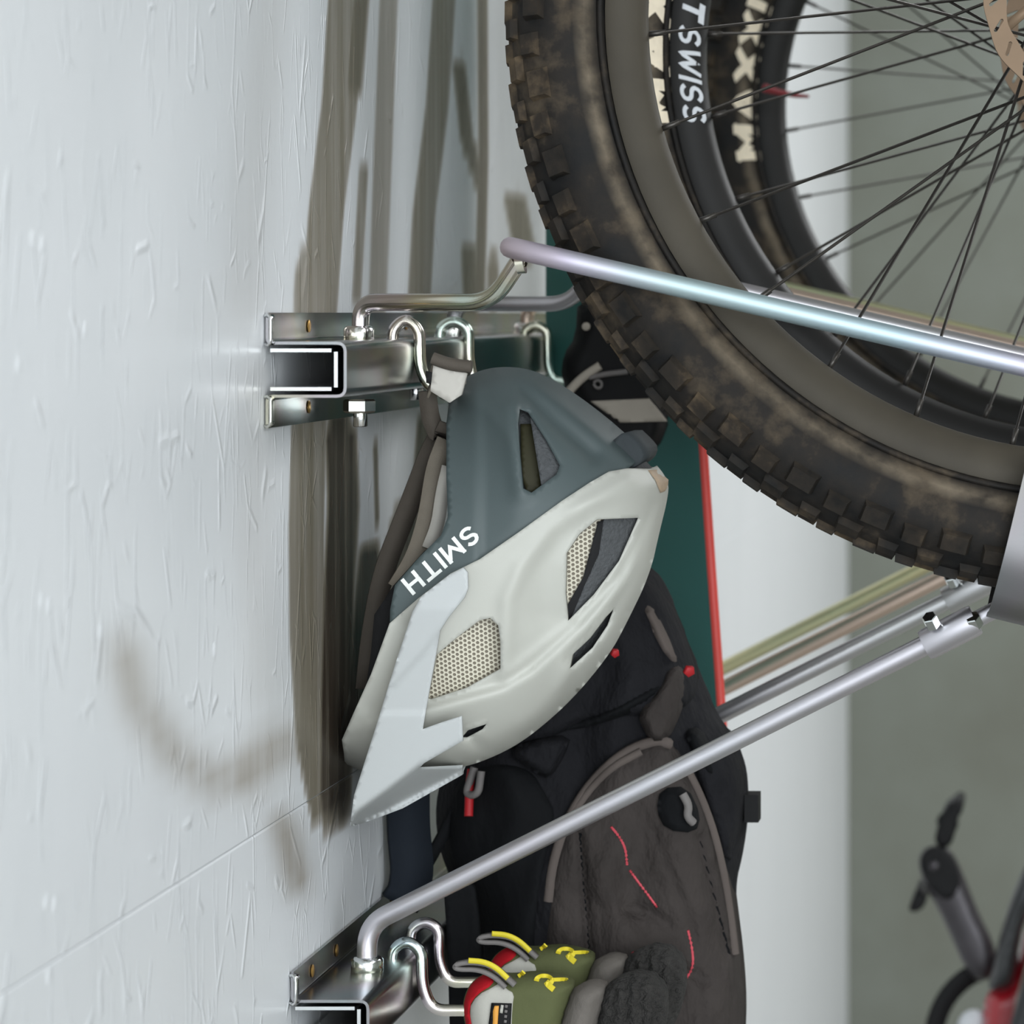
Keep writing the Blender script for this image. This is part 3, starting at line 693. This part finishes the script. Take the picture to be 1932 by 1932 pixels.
def W_white(Q):
    W = Wbase(Q); k = edge_k(Q); e = np.full(len(Q), .0050)
    e += .0036*ridge(Q, [(1185, 905), (1110, 950), (1040, 1000), (985, 1070), (958, 1130), (953, 1260)], 16)
    e -= .0050*ridge(Q, [(1030, 1150), (1030, 1060), (1060, 1000)], 40)
    e -= .0060*step_line(Q, FOLD, 6)*np.exp(-seg_dist(Q, FOLD)/60)
    e -= .0060*ridge(Q, [(1240, 950), (1200, 1080), (1150, 1165), (1078, 1250)], 10)
    e += .0060*ridge(Q, [(1075, 1262), (1060, 1330), (1000, 1380)], 20)
    e -= .0050*ridge(Q, [(1100, 1262), (1055, 1345)], 12)
    e += .0035*ridge(Q, [(1078, 1180), (950, 1280)], 11)
    e -= .0040*ridge(Q, [(760, 1180), (700, 1330)], 22)
    e -= .0050*ridge(Q, [(880, 1385), (935, 1440)], 12)
    return W+e*k
hel = empty('helmet', P(960, 1460, YH), 'white and slate grey mountain bike helmet hanging upside down by its strap', 'helmet')
VENT_D = [(980, 772), (996, 778), (1030, 830), (1056, 878), (1050, 895), (1002, 930), (986, 922), (980, 860), (976, 800)]
VENT_R = [(1068, 1044), (1092, 1008), (1126, 980), (1204, 977), (1168, 1058), (1120, 1122), (1071, 1172), (1066, 1120)]
VENT_F = [(822, 1236), (860, 1204), (905, 1170), (925, 1166), (940, 1180), (944, 1210), (944, 1262), (880, 1298), (812, 1320), (805, 1318)]
VENT_S = [(1074, 1262), (1080, 1235), (1112, 1205), (1142, 1165), (1158, 1148), (1146, 1180), (1118, 1222)]
VENT_L = [(870, 1392), (882, 1378), (918, 1366), (910, 1376), (880, 1392)]
DARK = [(848, 752), (858, 724), (890, 703), (940, 691), (1000, 695), (1060, 725), (1130, 775), (1180, 815), (1212, 845), (1208, 868), (1180, 886), (1200, 905), (1130, 950), (1060, 1000), (1000, 1050), (925, 1100), (850, 1140), (735, 1200), (736, 1150), (745, 1104), (790, 1052), (832, 1010), (845, 975), (842, 900), (842, 800)]
shell('lower_shell', snap(DARK), YH, W_dark, M['slate_shell'], hel, [VENT_D], .006, 8, True, 2)
WHITE = [(1182, 884), (1240, 885), (1262, 905), (1262, 935), (1245, 1000), (1228, 1080), (1182, 1180), (1150, 1235), (1080, 1320), (1000, 1390), (940, 1425), (870, 1450), (760, 1462), (690, 1458), (652, 1442), (645, 1396), (665, 1350), (700, 1272), (735, 1176), (790, 1128), (850, 1082), (905, 1055), (980, 1003), (1060, 945), (1110, 912), (1148, 890)]
top = shell('top_shell', snap(WHITE), YH, W_white, M['white_shell'], hel, [VENT_R, VENT_F, VENT_S, VENT_L], .007, 6.5, True, 2)
# scuffed brown tail of the shell
shell('scuff', [(1222, 887), (1240, 886), (1261, 905), (1260, 925), (1246, 930), (1236, 905)], YH, lambda Q: W_white(Q)+.0004, plain('brown_scuff', lin(176, 154, 130), .6, .15, 200), hel, (), .0006, 6, False)
# inner foam body filling the dome, set below the skins
INNER = [(862, 770), (880, 730), (940, 705), (1000, 708), (1060, 738), (1130, 790), (1195, 850), (1245, 905), (1245, 940), (1230, 1000), (1210, 1085), (1166, 1175), (1136, 1226), (1070, 1308), (990, 1376), (935, 1410), (870, 1432), (760, 1440), (680, 1430), (672, 1400), (700, 1330), (760, 1190), (800, 1070), (852, 1015), (862, 970), (858, 860)]
body('foam_liner', INNER, YH, lambda Q: np.maximum(Wbase(Q)-.016, .001), M['eps'], hel, None, (), 10)
grow = lambda poly, k: [tuple(np.mean(poly, 0)+(np.array(p)-np.mean(poly, 0))*k) for p in poly]
def insert(name, poly, mat, off, step=7): return shell(name, poly, YH, lambda Q: np.maximum(Wbase(Q)-off, .002), mat, hel, (), .003, step, False)
insert('honeycomb', [(1062, 1040), (1092, 1004), (1128, 976), (1150, 985), (1136, 1040), (1108, 1100), (1066, 1180)], M['honey'], .009)
insert('honeycomb', [(800, 1240), (860, 1198), (905, 1162), (930, 1160), (952, 1180), (952, 1268), (880, 1306), (798, 1328)], M['honey'], .007)
insert('foam_rib', [(1140, 972), (1212, 972), (1172, 1066), (1122, 1132), (1072, 1180), (1104, 1102), (1130, 1045)], M['eps'], .0065)
insert('foam_rib', [(1000, 786), (1034, 826), (1062, 880), (1052, 900), (1022, 922), (1012, 860)], M['eps'], .005)
insert('foam_rib', [(1128, 985), (1158, 975), (1150, 1030), (1118, 1100), (1080, 1170), (1068, 1178), (1066, 1150), (1100, 1090)], M['foam_black'], .0068)
insert('pad', [(982, 800), (1004, 800), (1018, 860), (1020, 920), (996, 934), (984, 900)], M['olive_pad'], .013)
body('tail_foam', smooth_poly([(1150, 836), (1180, 812), (1206, 836), (1218, 852), (1211, 872), (1184, 889), (1166, 872)], 1), YH, lambda Q: np.full(len(Q), .034), M['tail'], hel, None, (), 8)
# interior padding seen past the rim
body('padding', [(742, 1105), (800, 1040), (850, 1010), (860, 1060), (800, 1150), (740, 1250), (680, 1390), (668, 1400), (668, 1380), (690, 1300), (700, 1230), (706, 1160)], YH, lambda Q: np.clip(Wbase(Q)-.014, .001, .060), M['foam_black'], hel, None, (), 14)
# visor
V_MID = [(872, 1458), (800, 1495), (730, 1532), (662, 1560)]
VIS = [(660, 1560), (668, 1500), (708, 1375), (745, 1255), (778, 1155), (795, 1125), (850, 1083), (874, 1071), (882, 1080), (883, 1110), (876, 1128), (846, 1165), (830, 1190), (822, 1236), (812, 1290), (797, 1376), (830, 1364), (871, 1351), (873, 1398), (800, 1440), (792, 1448), (872, 1444), (872, 1462), (760, 1525), (700, 1548)]
CREASE = [(874, 1396), (790, 1444), (730, 1490), (668, 1536), (662, 1556)]
def W_vis(Q):
    dm, dc = seg_dist(Q, V_MID), seg_dist(Q, CREASE); below = step_line(Q, CREASE, 1.0) < 0
    t = np.clip((Q[:, 1]-1150)/410., 0, 1); plane = .1045-.034*t
    Wt = np.maximum(plane, (W_white(Q)+.0045)*(Q[:, 1] < 1345))
    Wv = np.where(below, plane*dm/(dm+dc+1e-6), Wt)
    return Wv+.0018*step_line(Q, [(876, 1128), (800, 1230), (745, 1290)], 5)*(Q[:, 1] < 1345)
vis = shell('visor', VIS, YH, W_vis, M['visor'], hel, (), .0026, 6, True, 1)
# maker's word on the dark rim
TV, TF = text_verts('SMITH', .215, .17); mn, mx = TV.min(0), TV.max(0); TV = (TV-(mn+mx)/2); TV[:, 0] *= 168/(mx[0]-mn[0]); TV[:, 1] *= 37/(mx[1]-mn[1])
th = math.radians(219.5); rd = np.array([math.cos(th), -math.sin(th)]); ud = np.array([-math.sin(th), -math.cos(th)])
Q = np.array([832., 1056.])+TV[:, :1]*rd+TV[:, 1:2]*ud
o = mesh('maker_print', unproj(Q, YH-W_dark(Q)-.0007), TF, M['decal_white'], hel, False); o['label'] = 'white SMITH lettering'
# straps
def strap(name, pts, Ys, wd, mat, parent, th=.0016, wdir=(.35, 1, 0), label=None):
    Ys = Ys if hasattr(Ys, '__len__') else [Ys]*len(pts)
    path = fillet([P(x, y, Y) for (x, y), Y in zip(pts, Ys)], .02, 5)
    o = mesh(name, *ribbon_vf(path, wdir, wd, th), mat, parent)
    if label: o['label'] = label
    return o
strap('strap', [(808, 742), (824, 700), (880, 702)], [2.245, 2.24, 2.245], .016, M['webbing'], hel, .0016, (.3, .2, 1))
body('strap_label', [(818, 682), (880, 705), (870, 745), (848, 760), (812, 738)], 2.236, lambda Q: np.full(len(Q), .0025), M['clip'], hel, None, (), 10)
tube('strap_keeper', fillet([P(816, 676, 2.232), P(850, 688, 2.232), P(890, 692, 2.232)], .01, 4), .0042, M['webbing_dark'], hel, 8)
body('buckle', [(803, 700), (822, 706), (818, 728), (804, 722)], 2.238, lambda Q: np.full(len(Q), .0035), M['foam_black'], hel, None, (), 8)
strap('strap', [(806, 738), (812, 790), (830, 830), (846, 800)], [2.26, 2.27, 2.27, 2.265], .012, M['webbing_dark'], hel, .0016, (1, .2, 0))
strap('strap', [(840, 800), (812, 850), (770, 960), (722, 1080), (700, 1200), (690, 1300)], [2.29, 2.29, 2.29, 2.29, 2.29, 2.29], .014, M['webbing_dark'], hel, .0016, (1, .45, 0))
strap('strap', [(842, 830), (822, 880), (806, 980), (785, 1050), (748, 1110)], [2.262, 2.258, 2.25, 2.24, 2.235], .013, M['webbing'], hel, .0016, (1, .5, 0))
strap('strap', [(846, 880), (834, 930), (826, 990), (808, 1035)], [2.252, 2.25, 2.246, 2.242], .009, M['clip'], hel, .0016, (1, .5, 0))

# ------------------------------------------------------------------ backpack
YP = 2.457
PB = [(1215, 1060), (1245, 1085), (1266, 1125), (1292, 1195), (1330, 1290), (1352, 1345), (1386, 1392), (1408, 1440), (1413, 1500), (1410, 1560), (1400, 1620), (1389, 1662), (1390, 1730), (1400, 1800), (1408, 1880), (1406, 1960), (1390, 2060), (1320, 2130), (1100, 2150), (960, 2130), (912, 2050), (902, 1932), (898, 1760), (884, 1700), (838, 1640), (818, 1540), (835, 1450), (890, 1330), (960, 1200), (1060, 1100), (1150, 1060)]
def fold(Q, amp, sx, sy, ph): return amp*np.sin(Q[:, 0]/sx+ph+1.3*np.sin(Q[:, 1]/sy+ph))
PBs = smooth_poly(PB, 2)
def W_pack(Q):
    d = np.clip(seg_dist(Q, PBs, True)/150., 0, 1); W = .070*np.power(np.maximum(1-(1-d)**2, 0), .6)
    k = np.clip(d*1.6, 0, 1)
    return W+k*(fold(Q, .0036, 38, 70, .4)+fold(Q, .0028, 17, 45, 2.0))+.012*np.clip((Q[:, 1]-1450)/300, 0, 1)*k
pack = empty('backpack', P(1110, 2140, YP), 'black and charcoal backpack with red zip pulls hanging behind the helmet', 'backpack')
body('main_compartment', PBs, YP, W_pack, M['pack_black'], pack, lambda Q: W_pack(Q)*.38, (), 11)
POCK = [(1250, 1384), (1272, 1398), (1292, 1432), (1318, 1480), (1345, 1550), (1368, 1630), (1384, 1720), (1396, 1820), (1402, 1932), (1390, 2060), (1300, 2120), (1100, 2130), (1040, 2050), (1022, 1932), (1020, 1780), (1032, 1640), (1062, 1540), (1110, 1460), (1180, 1404)]
PKs = smooth_poly(POCK, 2)
def W_pocket(Q):
    d = np.clip(seg_dist(Q, PKs, True)/80., 0, 1)
    k = d
    W = W_pack(Q)*.55+.022+.030*np.power(np.maximum(1-(1-d)**2, 0), .5)
    W += k*(fold(Q, .0030, 30, 80, 1.0)+fold(Q, .0026, 55, 33, .2)+fold(Q, .0012, 13, 26, .7))
    W -= .008*ridge(Q, [(1094, 1575), (1102, 1680), (1112, 1800)], 7)
    W -= .008*ridge(Q, [(1318, 1580), (1345, 1690), (1372, 1795)], 7)
    W -= .003*ridge(Q, [(1235, 1570), (1270, 1660), (1310, 1760), (1330, 1930)], 5)
    W -= .006*ridge(Q, [(1180, 1715), (1225, 1720), (1260, 1745)], 14)+.006*ridge(Q, [(1210, 1815), (1270, 1820), (1330, 1850)], 12)
    return W
body('front_pocket', PKs, YP, W_pocket, M['pack_grey'], pack, lambda Q: np.full(len(Q), .0), (), 8)
def on(Wf, off, pts): 
    Q = np.array(pts, float); return [Vector(v) for v in unproj(Q, YP-Wf(Q)-off)]
def line_on(name, pts, Wf, off, r, mat, n=2, sides=8):
    Q = smooth_poly(pts, n, False); return tube(name, on(Wf, off, Q), r, mat, pack, sides)
line_on('piping', [(1036, 1700), (1044, 1630), (1070, 1550), (1116, 1475), (1180, 1418), (1240, 1396), (1262, 1404)], W_pocket, .001, .0042, M['pack_trim'])
line_on('piping', [(1060, 1580), (1096, 1510), (1150, 1450), (1210, 1418)], W_pocket, .001, .0030, M['pack_trim'])
line_on('piping', [(1290, 1440), (1325, 1510), (1352, 1590), (1372, 1690), (1386, 1800)], W_pocket, .001, .0035, M['pack_trim'])
line_on('zip', [(1096, 1570), (1103, 1680), (1114, 1800)], W_pocket, -.001, .0018, M['pack_deep'])
line_on('zip', [(1320, 1580), (1346, 1690), (1374, 1800)], W_pocket, -.001, .0018, M['pack_deep'])
# top lid, its flap and the straps over it
def W_lid(Q): return W_pack(Q)+.006
def lay(name, poly, off, mat, step=8, n=2, th=.003, Wf=None):
    Wb = Wf or W_pack
    pl = smooth_poly(poly, n)
    def WW(Q): return Wb(Q)+off*np.clip(seg_dist(Q, pl, True)/10, .35, 1)
    return shell(name, pl, YP, WW, mat, pack, (), off+.004, step, False)
lay('lid', [(1000, 1190), (1100, 1090), (1200, 1075), (1268, 1140), (1300, 1230), (1320, 1300), (1290, 1340), (1220, 1350), (1130, 1350), (1020, 1400), (900, 1420), (900, 1330)], .010, M['pack_black'])
lay('lid_flap', [(955, 1418), (1000, 1395), (1076, 1388), (1062, 1430), (1036, 1470), (1010, 1460)], .020, M['pack_black'], 8, 1)
lay('strap', [(1205, 1140), (1230, 1135), (1260, 1190), (1285, 1245), (1272, 1262), (1240, 1220)], .018, M['pack_trim'], 7, 1)
lay('strap', [(1262, 1255), (1290, 1250), (1296, 1300), (1282, 1350), (1258, 1400), (1225, 1400), (1200, 1345), (1240, 1305)], .020, M['pack_grey'], 7, 1)
lay('strap', [(1160, 1330), (1250, 1280), (1262, 1295), (1210, 1340), (1110, 1372), (1050, 1380)], .014, M['pack_deep'], 7, 1)
lay('side_panel', [(1300, 1420), (1360, 1400), (1395, 1440), (1404, 1500), (1398, 1570), (1372, 1640), (1345, 1540)], .010, M['pack_black'], 8, 1)
lay('side_strap', [(1290, 1380), (1320, 1372), (1345, 1420), (1352, 1470), (1330, 1460), (1308, 1420)], .016, M['pack_deep'], 8, 1)
lay('black_pocket', [(838, 1560), (860, 1470), (930, 1440), (1000, 1450), (1030, 1500), (1050, 1540), (1020, 1640), (1005, 1780), (1010, 1932), (1000, 2050), (915, 2040), (900, 1800), (888, 1710), (850, 1660)], .004, M['pack_deep'], 11)  # deep black fabric layer on the wall side of the pack
lay('buckle', [(1246, 1488), (1296, 1484), (1322, 1540), (1312, 1572), (1256, 1566), (1238, 1530)], .006, M['pack_deep'], 7, 1, Wf=W_pocket)
line_on('buckle_cord', [(1288, 1498), (1300, 1520), (1296, 1540), (1308, 1552)], W_pocket, .012, .003, M['loop_grey'])
mesh('strap_tab', *box_vf(P(1420, 1522, YP-.01), (.010, .02, .020)), M['black'], pack, False)
o = mesh('zip_pull', *prism_vf(P(1300, 1266, YP-.098), (-.5, 1, .4), .0042, .004, 5), M['red'], pack); o['label'] = 'red zip pull'
o = mesh('zip_pull', *prism_vf(P(1160, 1232, YP-.105), (-.5, 1, .4), .0032, .004, 5), M['red'], pack); o['label'] = 'red zip pull'
p_ = on(W_pack, .012, [(893, 1450), (884, 1475), (879, 1500)]); o = tube('pull_loop', fillet(on(W_pack, .012, [(895, 1448), (878, 1500), (902, 1500), (908, 1455)]), .01, 5), .0028, M['loop_grey'], pack, 8)
o = tube('pull_tab', on(W_pack, .010, [(890, 1452), (886, 1480), (884, 1540)]), .0032, M['red'], pack, 8); o['label'] = 'dark red pull tab'
for i, ln in enumerate(([(1153, 1560), (1168, 1578), (1180, 1600), (1183, 1632)], [(1188, 1642), (1205, 1665), (1224, 1690), (1240, 1712)], [(1298, 1755), (1306, 1790), (1308, 1825), (1292, 1850)], [(1193, 1796), (1200, 1808)])):
    Q = smooth_poly(ln, 3, False); pts = on(W_pocket, .0002, Q); rr = [.0002+.0010*abs(math.sin(1.7*k+i)) for k in range(len(pts))]
    o = tube('stitching', pts, rr, M['pink'], pack, 6); o['label'] = 'worn coral red stitching'
# hip strap on the wall side
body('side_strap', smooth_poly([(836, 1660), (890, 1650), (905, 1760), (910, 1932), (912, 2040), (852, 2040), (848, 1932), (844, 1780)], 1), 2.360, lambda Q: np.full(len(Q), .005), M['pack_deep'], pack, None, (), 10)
strap('hip_strap', [(770, 1490), (770, 1560), (778, 1640), (772, 1680), (754, 1704)], [2.40]*5, .030, M['navy_strap'], pack, .006, (1, .6, 0), 'blue black hip strap')
strap('shoulder_strap', [(880, 1480), (840, 1570), (800, 1640), (770, 1690)], [2.42, 2.42, 2.42, 2.41], .008, M['pack_deep'], pack, .004, (1, .5, .4))

# ------------------------------------------------------------------ gloves
YG = 2.262
def glove():
    g = empty('glove', P(1010, 2000, YG), 'x', 'glove', 'olive winter cycling gloves on the lower rail')
    G = [(872, 1900), (878, 1872), (892, 1850), (918, 1834), (952, 1842), (985, 1838), (1020, 1836), (1085, 1852), (1078, 1880), (1062, 1932), (1050, 1990), (1030, 2040), (930, 2040), (896, 1985), (878, 1940)]
    Gs = smooth_poly(G, 2); Wg = dome(Gs, .021, 45)
    body('hand', Gs, YG, Wg, M['olive'], g, None, (), 6)
    def gl(name, poly, off, mat, n=1, label=None, step=6):
        pl = smooth_poly(poly, n); o = shell(name, pl, YG, lambda Q: Wg(Q)+off, mat, g, (), off+.002, step, False)
        if label: o['label'] = label
        return o
    gl('palm_panel', [(884, 1905), (900, 1878), (932, 1862), (944, 1852), (954, 1866), (970, 1875), (966, 1900), (964, 1960), (956, 2010), (920, 2010), (896, 1960)], .0012, M['glove_grey'], 1)
    gl('fingertip_panel', [(874, 1900), (880, 1872), (893, 1851), (918, 1836), (930, 1844), (930, 1858), (900, 1876), (884, 1900), (890, 1940), (904, 1985), (894, 1985), (880, 1940)], .0018, M['glove_red'], 1, 'red fingertip band')
    gl('label_patch', [(927, 1893), (965, 1894), (962, 1950), (958, 1990), (914, 1990)], .0030, M['black'], 0, 'black label with orange mark')
    gl('label_print', [(933, 1898), (941, 1898), (938, 1940), (936, 1985), (926, 1985), (930, 1925), (930, 1908)], .0036, M['orange'], 0)
    gl('label_print', [(945, 1896), (950, 1897), (948, 1912), (943, 1911)], .0036, M['glove_grey'], 0)
    for k in range(5): gl('label_print', [(953-k*.6, 1896+k*9.5), (958-k*.6, 1897+k*9.5), (957-k*.6, 1902+k*9.5), (952-k*.6, 1901+k*9.5)], .0036, M['loop_grey'], 0)
    def mark(nm, pts, rr=.0015, n=2):
        Q = np.array(smooth_poly(pts, n, False)); return mesh(nm, *ribbon_vf([Vector(v) for v in unproj(Q, YG-Wg(Q)-.0012)], (0, 1, 0), .0010, rr*2.5), M['yellow'], g, False)
    mark('logo', [(1012, 1850), (1014, 1845), (1024, 1841), (1036, 1843), (1042, 1850), (1038, 1856), (1030, 1857)], .0013); mark('logo', [(1031, 1852), (1034, 1858), (1045, 1867)], .0015, 1); mark('logo', [(1040, 1850), (1052, 1849), (1068, 1849)], .0013, 1)
    mark('logo', [(979, 1842), (984, 1838), (988, 1834)], .0012, 1)
    lp = smooth_poly([(972, 1858), (950, 1838), (925, 1819), (890, 1814), (862, 1818), (858, 1823), (866, 1828), (905, 1828), (935, 1842), (955, 1862)], 2, False)
    Yl = YG-.018
    mesh('pull_loop', *ribbon_vf([P(x, y, Yl) for x, y in lp], (0, 1, 0), .008, .0026), M['loop_grey'], g)
    sp = smooth_poly([(884, 1812), (912, 1814), (936, 1825), (958, 1846)], 2, False)
    o = mesh('loop_stripe', *ribbon_vf([P(x, y, Yl-.005) for x, y in sp], (0, 1, 0), .0015, .0034), M['yellow'], g); o['label'] = 'yellow stripe on the pull loop'
    CF = smooth_poly([(1076, 1868), (1098, 1855), (1122, 1853), (1148, 1862), (1140, 1900), (1124, 1960), (1110, 2040), (1030, 2040), (1046, 1985), (1056, 1925)], 2)
    body('cuff', CF, YG, dome(CF, .0225, 40), M['cuff'], g, None, (), 7)
    FL = smooth_poly([(1140, 1862), (1165, 1842), (1200, 1832), (1236, 1840), (1258, 1868), (1262, 1910), (1250, 1960), (1220, 2020), (1120, 2040), (1118, 1980), (1124, 1910)], 2)
    dw = dome(FL, .0225, 60); rng = np.random.RandomState(4)
    body('fleece_lining', FL, YG, lambda Q: dw(Q)*(1+.10*np.sin(Q[:, 0]/4.3+np.sin(Q[:, 1]/5))+.10*rng.rand(len(Q))), M['fleece'], g, None, (), 5)
    return g
g1 = glove(); g1['label'] = 'front olive, grey and red winter glove with yellow logo and black label'
g2 = copy_tree(g1, P(1000, 1836, 2.318)-P(958, 1888, YG)); g2['label'] = 'rear olive winter glove, mostly hidden behind the front one'

# ------------------------------------------------------------------ snowboard with its binding
sb = empty('snowboard', P(1230, 1480, 2.72), 'teal snowboard with a red edge and black binding hung behind the helmet', 'snowboard')
Lp = lambda z: Vector((-.4440, 2.80, z))
def Rp(z):
    y = VY-z*F/2.66; x = 1325+(y-850)*.071 if y > 850 else 1325+(y-850)*.03
    return P(x, y, 2.66)
zs = [.42, .3, .15, 0, -.1, -.2, -.26, -.30, -.325]
Lr = [Lp(z) for z in zs]; Rr = [Rp(z) for z in zs]
# rounded lower tip
tip = []
for k in range(1, 8):
    t = k/8; a = Rr[-1]; b = Lr[-1]; mid = a.lerp(b, t); mid.z -= .075*math.sin(math.pi*t)**.7; tip.append(mid)
loop = Rr+tip+Lr[::-1]
nrm = ((Rr[3]-Lr[3]).cross(Vector((0, 0, 1)))).normalized()
if nrm.y > 0: nrm = -nrm
n = len(loop); V = [p+nrm*.003 for p in loop]+[p-nrm*.003 for p in loop]
Fc = [tuple(range(n)), tuple(range(2*n-1, n-1, -1))]+[(i, n+i, n+(i+1) % n, (i+1) % n) for i in range(n)]
sharp(mesh('deck', V, Fc, M['teal'], sb), 40)
tube('edge', [p-nrm*.0005 for p in Rr], .0038, M['red_edge'], sb, 8)['label'] = 'coral red edge strip'
YS = 2.60
BD = [(1090, 560), (1200, 560), (1262, 690), (1258, 800), (1250, 832), (1236, 848), (1215, 851), (1150, 848), (1085, 765), (1058, 716), (1063, 668), (1086, 636)]
bs = smooth_poly(BD, 1); bd = body('binding', bs, YS+.03, dome(bs, .03, 30), M['black'], sb, None, (), 10)
def bl(name, poly, mat, off): 
    return shell(name, poly, YS+.03, lambda Q: np.full(len(Q), .030+off), mat, bd, (), .004, 8, False)
bl('binding_pad', [(1114, 757), (1224, 752), (1258, 795), (1170, 797)], M['pale_band'], .003)
def bt(name, pts, r_, mat, Y=YS-.006): return tube(name, fillet([P(x, y, Y) for x, y in pts], .01, 4), r_, mat, bd, 8)
bt('binding_strap', [(1072, 740), (1098, 712), (1132, 690)], .0034, M['pale_band'])
bt('binding_strap', [(1112, 712), (1140, 706), (1184, 701)], .0022, M['loop_grey'])
bt('buckle_ring', [(1120, 722), (1128, 716), (1136, 722), (1134, 732), (1124, 732), (1120, 724)], .0011, M['loop_grey'])
mesh('rivet', *prism_vf(P(1106, 616, YS-.004), (0, 1, 0), .0032, .004, 10), M['pale_band'], bd)

# ------------------------------------------------------------------ the bicycle low on the right, out of focus
YK = 4.1
bk = empty('bicycle', P(1900, 2100, YK), 'black and red bicycle with crank and pedal against the concrete wall', 'bicycle')
ca = smooth_poly([(1731, 1624), (1742, 1600), (1764, 1594), (1790, 1598), (1806, 1622), (1822, 1660), (1850, 1730), (1872, 1770), (1884, 1815), (1870, 1850), (1840, 1850), (1818, 1822), (1800, 1780), (1770, 1715), (1742, 1668)], 2)
ar = body('crank_arm', ca, YK, dome(ca, .013, 28), M['crank'], bk, None, (), 9)
body('crank_cap', smooth_poly([(1734, 1625), (1746, 1602), (1768, 1598), (1792, 1606), (1808, 1640), (1812, 1668), (1796, 1700), (1770, 1692), (1744, 1660)], 2), YK-.010, lambda Q: np.full(len(Q), .006), M['black'], ar, None, (), 9)
mesh('axle_end', *prism_vf(P(1762, 1634, YK-.019), (0, 1, 0), .006, .006, 10), M['crank'], ar)
pb = smooth_poly([(1762, 1590), (1768, 1560), (1780, 1532), (1796, 1520), (1806, 1512), (1816, 1516), (1817, 1530), (1806, 1545), (1804, 1565), (1796, 1592), (1782, 1602)], 1)
pd = body('pedal', pb, YK+.04, lambda Q: np.full(len(Q), .045), M['black'], bk, None, (), 9)
pb2 = smooth_poly([(1735, 1680), (1750, 1695), (1742, 1714), (1724, 1722), (1713, 1716), (1722, 1700), (1726, 1684)], 1)
body('pedal', pb2, YK+.04, lambda Q: np.full(len(Q), .045), M['black'], bk, None, (), 9)
for x, y in ((1772, 1545), (1790, 1524), (1812, 1520), (1803, 1560)):
    mesh('pedal_pin', *prism_vf(P(x, y, YK), (.4, 0, 1), .0022, .012, 6), M['black'], pd)
# chainring
cr = P(1905, 1962, YK+.02); V, Fc = lathe_vf([(.098, -.002), (.104, -.002), (.104, .002), (.098, .002), (.080, .003), (.080, -.003)], 48)
mesh('chainring', [Vector(v)+cr for v in V], Fc, M['black'], bk)
V, Fc = lathe_vf([(.0, -.006), (.018, -.006), (.020, 0), (0, .0)], 24, closed=False); mesh('crank_spider', [Vector(v)+P(1838, 1935, YK-.01) for v in V], Fc, M['decal_grey'], bk)
# down tube, black above, red below
tb = smooth_poly([(1960, 1600), (1930, 1640), (1905, 1700), (1885, 1770), (1872, 1830), (1862, 1872), (1900, 1866), (1912, 1850), (1920, 1800), (1932, 1740), (1960, 1690)], 1)
body('tyre', tb, YK-.05, dome(tb, .030, 30), M['frame_black'], bk, None, (), 9)
fr = [(1858, 1874), (1880, 1868), (1904, 1862), (1918, 1822), (1932, 1752), (1975, 1700), (1990, 1850), (1960, 1960), (1920, 2080), (1850, 2080), (1852, 1960)]
fr = smooth_poly(fr, 1); body('frame_tube', fr, YK-.02, dome(fr, .028, 30), M['frame_red'], bk, None, (), 9)
tube('cable', [P(1905, 1990, YK-.06), P(1925, 1890, YK-.06), P(1950, 1800, YK-.06), P(1990, 1700, YK-.06)], .006, M['pale_band'], bk, 8)
tube('fork_leg', [P(1912, 2080, YK-.10), P(1926, 1930, YK-.10), P(1960, 1820, YK-.10)], .012, M['frame_black'], bk, 10)
